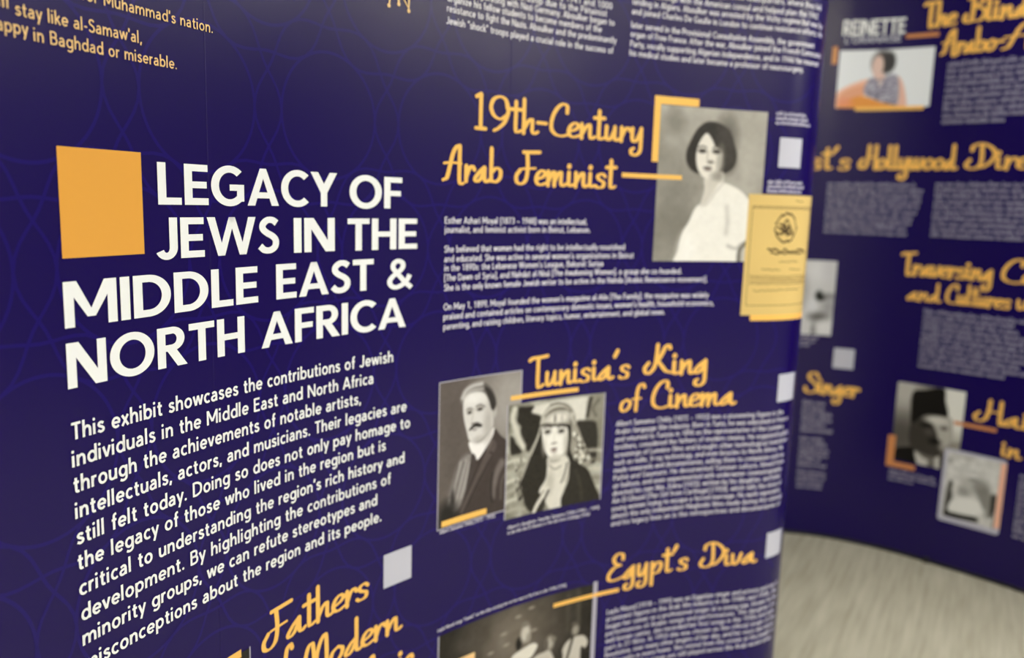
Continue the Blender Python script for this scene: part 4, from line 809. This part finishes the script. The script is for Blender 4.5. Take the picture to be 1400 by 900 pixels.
# guitar singer, colour
s0, s1, z0, z1 = RB([(-0.0136,0.6798),(0.3553,0.6841),(-0.0135,0.4361),(0.3609,0.4446)])
p = Picture(s0, s1, z0, z1, .0034, (234, 237, 236))
p.poly([(-0.0148,0.5048),(0.1089,0.5619),(0.1313,0.5162),(0.0550,0.4656),(-0.0127,0.4262)], (240, 190, 160), .006)
p.poly([(0.0075,0.5049),(0.1044,0.5427),(0.1134,0.5102),(0.0309,0.4526),(-0.0066,0.4460)], (232, 166, 128), .006)
p.poly([(0.2238,0.5706),(0.2514,0.5313),(0.2693,0.4353),(0.2300,0.4365),(0.2097,0.5266)], (232, 186, 164), .006)
p.ell((0.1612,0.6272), .042, .050, (62, 58, 56), .5); p.ell((0.1883,0.6292), .024, .040, (56, 54, 52), .5)
p.poly([(0.1343,0.5868),(0.1680,0.5856),(0.1842,0.5403),(0.1559,0.5156),(0.1352,0.5419)], (224, 190, 174), .006); p.ell((0.1440,0.6152), .023, .044, (226, 194, 178), .4)
p.poly([(0.1094,0.5554),(0.1360,0.5675),(0.1578,0.5283),(0.1813,0.5723),(0.2238,0.5706),(0.2362,0.5002),(0.2288,0.4493),(0.1792,0.4603),(0.1218,0.4842),(0.0948,0.5106)], (158, 154, 166), .006)
rg = random.Random(5); c0 = (0.1662,0.5024)
for k in range(46): p.ell((c0[0]+rg.uniform(-.05, .055), c0[1]+rg.uniform(-.045, .055)), .006, .005, rg.choice(((100, 96, 112), (206, 202, 212), (80, 78, 92))), .9, .8)
p.poly([(0.0235,0.4657),(0.0903,0.4912),(0.1792,0.4603),(0.2657,0.4418),(0.3622,0.4320),(0.3640,0.4131),(0.0147,0.4198)], (232, 152, 62), .006); p.ell((0.0238,0.4624), .03, .02, (236, 150, 110), 1, .8)
p.build(BACKW, rear, 'colour photograph of a woman in a patterned top holding a guitar', off=.0012)
a = [(0.0673,0.4316),(0.3378,0.4380)]; rect(a[0][0], a[1][0], z0-.012, z0+.004, GOLD, rear, BACKW, off=.0014)
a = [(-0.0396,0.6250),(-0.0279,0.6992)]; rect(a[0][0]-.005, a[0][0]+.016, a[0][1], a[1][1], BRONZE, rear, BACKW)
q = [(-0.0094,0.7426),(0.2377,0.7445),(0.2377,0.7768)]
bold_word('REINETTE', q[0], q[1], .064, rear, BACKW, WHITE, track=.06)
q = [(0.0028,0.7099),(0.2256,0.7141)]; line("L'ORANAISE", q[0], q[1], .028, rear, TILE, .2, BACKW)
# face partly hidden behind the nearer display
q = [(-0.0538,-0.2271),(0.0493,-0.2248),(-0.0466,-0.5655),(0.0564,-0.5610)]
s1 = (q[1][0]+q[3][0])/2; z1 = q[0][1]; z0 = q[2][1]
p = Picture(s1-.26, s1, z0, z1, .0034, (204, 203, 200))
f_ = lambda zx, zy: (s1-(345-zx+ (0 if 0 else (zy-400)*-.065))*.000447*1.0, z1-(zy-40)*(z1-z0)/730)
p.ell(f_(205, 130), .05, .05, (222, 221, 218), 1.2, .8); p.ell(f_(290, 120), .03, .05, (196, 194, 196), 1.2, .6)
p.ell(f_(290, 385), .035, .015, (130, 129, 126), 1.1, .9); p.ell(f_(200, 385), .016, .022, (18, 22, 18), .9); p.ell(f_(225, 405), .016, .012, (24, 26, 22), .9)
p.ell(f_(290, 490), .03, .04, (150, 148, 148), 1.2, .8); p.ell(f_(190, 590), .040, .022, (98, 96, 92), 1.1, .9); p.ell(f_(140, 480), .02, .03, (214, 215, 216), 1, .8); p.ell(f_(150, 720), .012, .03, (110, 108, 106), 1.1, .8)
p.ell(f_(255, 690), .035, .03, (220, 219, 216), 1, .9); p.ell((s1-.18, z0+.2), .05, .08, (120, 118, 114), 1.2, .8)
p.build(BACKW, rear, 'pale grey close-up photograph of a face, half hidden by the nearer display', off=.0012)
# man in a fez
a = [(0.3424,-0.7396),(0.6216,-0.7348),(0.3660,-1.0919),(0.5566,-1.1112)]
s0 = (a[0][0]+a[2][0])/2-.004; s1 = a[1][0]; z1 = a[0][1]; z0 = a[2][1]
p = Picture(s0, s1, z0, z1, .0034, (104, 100, 92))
p.ell((s0+.03, z1-.03), .08, .12, (186, 182, 172), 1.3, .95); p.ell((s0+.03, z0+.12), .06, .08, (78, 74, 68), 1.2, .8)
p.poly([(s1-.10, z1+.02), (s1+.02, z1+.02), (s1+.02, z1-.20), (s1-.07, z1-.20)], (226, 225, 214), .02); p.ell((s1-.01, z1-.27), .05, .07, (150, 146, 132), 1.2, .9)
p.poly([(0.4178,-0.9150),(0.4528,-0.8784),(0.5048,-0.8606),(0.5664,-0.8601),(0.5818,-0.8906),(0.5839,-0.9675),(0.5566,-1.0227),(0.5143,-1.0451),(0.4542,-1.0318),(0.4196,-1.0045)], (58, 54, 48), .008)
p.poly([(0.4970,-0.8719),(0.5664,-0.8601),(0.5822,-0.8954),(0.5852,-0.9672),(0.5628,-0.9968),(0.5388,-0.9779),(0.5231,-0.9324),(0.5040,-0.8974)], (176, 172, 160), .010)
p.ell((0.5159,-0.8827), .045, .016, (206, 203, 192), .9); p.ell((0.4947,-0.9386), .018, .014, (84, 79, 72), 1.1, .8); p.ell((0.4787,-0.9125), .022, .010, (28, 26, 22), .9)
p.ell((0.5520,-0.9116), .014, .008, (80, 76, 68), .9); p.ell((0.5209,-0.9770), .024, .014, (26, 24, 20), .9); p.ell((0.5585,-0.9978), .022, .016, (160, 155, 144), 1, .8); p.ell((0.5155,-1.0127), .025, .016, (60, 56, 50), .9)
p.poly([(0.4136,-0.7774),(0.4635,-0.7588),(0.5346,-0.7402),(0.5464,-0.7919),(0.5617,-0.8563),(0.5135,-0.8588),(0.4656,-0.8719),(0.4223,-0.9142),(0.4136,-0.8712)], (20, 18, 15), .006)
p.poly([(0.3600,-1.0525),(0.4036,-1.0281),(0.4376,-1.0256),(0.4728,-1.0824),(0.4919,-1.1376),(0.3617,-1.1694)], (16, 14, 12), .008)
p.poly([(0.4435,-1.0393),(0.4842,-1.0597),(0.5160,-1.0620),(0.5453,-1.0426),(0.5620,-1.1197),(0.4874,-1.1388)], (196, 192, 182), .008); p.ell((0.5162,-1.0867), .014, .04, (90, 86, 78), 1, .9)
p.poly([(0.5499,-1.0439),(0.5824,-1.0165),(0.6092,-1.1074),(0.5620,-1.1197)], (40, 37, 32), .008)
p.build(BACKW, rear, 'grey portrait photograph of a man with a moustache wearing a dark fez', off=.0012)
a = [(0.3356,-0.9840),(0.3439,-1.1224),(0.4542,-1.1184),(0.3603,-0.9841)]
rect(a[0][0]-.003, a[0][0]+.028, a[1][1], a[0][1], BRONZE, rear, BACKW, off=.0014); rect(a[0][0]-.003, a[2][0], a[1][1]-.004, a[1][1]+.020, BRONZE, rear, BACKW, off=.0016)
dash((0.5890,-0.8792), (0.7512,-0.8766), .016, BRONZE, rear, BACKW, off=.0014)
# framed sheet
s0, s1, z0, z1 = RB([(0.5609,-0.9959),(0.8003,-0.9918),(0.5682,-1.3141),(0.8073,-1.3154)])
LAV = mat('lavender_border_ink', (186, 184, 196), GLOSS, SPEC)
ink = Ink(); rr = .012; n_ = 24
for a_, b_, lo_, hi_ in ((s0, s0+rr, z0+rr, z1-rr), (s0+rr, s1-rr, z0, z1), (s1-rr, s1, z0+rr, z1-rr)):
    tt = np.linspace(a_, b_, n_); ink.quadstrip([(q_, lo_) for q_ in tt], [(q_, hi_) for q_ in tt])
for cx, cz, a0 in ((s1-rr, z1-rr, 0), (s0+rr, z1-rr, 90), (s0+rr, z0+rr, 180), (s1-rr, z0+rr, 270)):
    ink.poly([(cx, cz)]+[(cx+rr*math.cos(math.radians(a0+q_)), cz+rr*math.sin(math.radians(a0+q_))) for q_ in (0, 30, 60, 90)])
ink.build('sheet_border', BACKW, LAV, rear, .0016)
p = Picture(s0+.014, s1-.022, z0+.022, z1-.012, .0034, (208, 207, 200)); p.mottle(26, .02, 7)
p.ell((0.5923,-1.0450), .010, .014, (150, 148, 140), 1, .8); p.ell((0.6570,-1.0190), .03, .006, (164, 162, 154), 1, .8)
p.poly([(0.5987,-1.1296),(0.6140,-1.1459),(0.6159,-1.1861),(0.6088,-1.2289),(0.6063,-1.2707),(0.5917,-1.2853),(0.5879,-1.2349),(0.5916,-1.1723)], (44, 42, 37), .014, .9)
p.poly([(0.5904,-1.2728),(0.6107,-1.2694),(0.6561,-1.2687),(0.7180,-1.2626),(0.7200,-1.2822),(0.6761,-1.2881),(0.6221,-1.2917),(0.5921,-1.2893)], (22, 20, 17), .010)
p.poly([(0.7591,-1.1556),(0.7802,-1.1520),(0.7820,-1.2083),(0.7725,-1.2409),(0.7604,-1.2496),(0.7579,-1.2056)], (52, 50, 44), .014)
p.ell((0.7174,-1.1327), .034, .034, (140, 138, 130), .9, .95); p.poly([(0.7056,-1.1459),(0.7476,-1.1292),(0.7600,-1.1851),(0.7536,-1.2268),(0.7304,-1.2137),(0.7135,-1.1787)], (128, 126, 118), .016, .9)
p.ell((0.6543,-1.1652), .030, .022, (150, 148, 140), 1, .9); p.ell((0.6590,-1.1236), .02, .02, (178, 176, 168), 1, .8); p.ell((0.6882,-1.1058), .02, .008, (128, 126, 118), 1, .8)
p.ell((0.6204,-1.1644), .012, .024, (216, 214, 206), 1, .9)
p.poly([(0.6125,-1.2202),(0.6353,-1.1984),(0.6791,-1.1885),(0.7148,-1.1908),(0.7283,-1.2144),(0.7335,-1.2429),(0.7174,-1.2578),(0.6733,-1.2610),(0.6282,-1.2617),(0.6030,-1.2614),(0.6032,-1.2408)], (228, 227, 219), .010)
p.ell((0.7308,-1.2587), .016, .016, (206, 204, 196), 1, .8); p.ell((0.7504,-1.2377), .010, .02, (150, 148, 140), 1, .8); p.stroke([(0.7788,-1.2390),(0.7782,-1.2939)], .007, (96, 94, 80), .008, .8)
p.build(BACKW, rear, 'pale framed sheet with a grey seated group picture', off=.0020)
rect(s1-.021, s1+.001, z0+.028, z1-.014, PEACH, rear, BACKW, off=.0022)
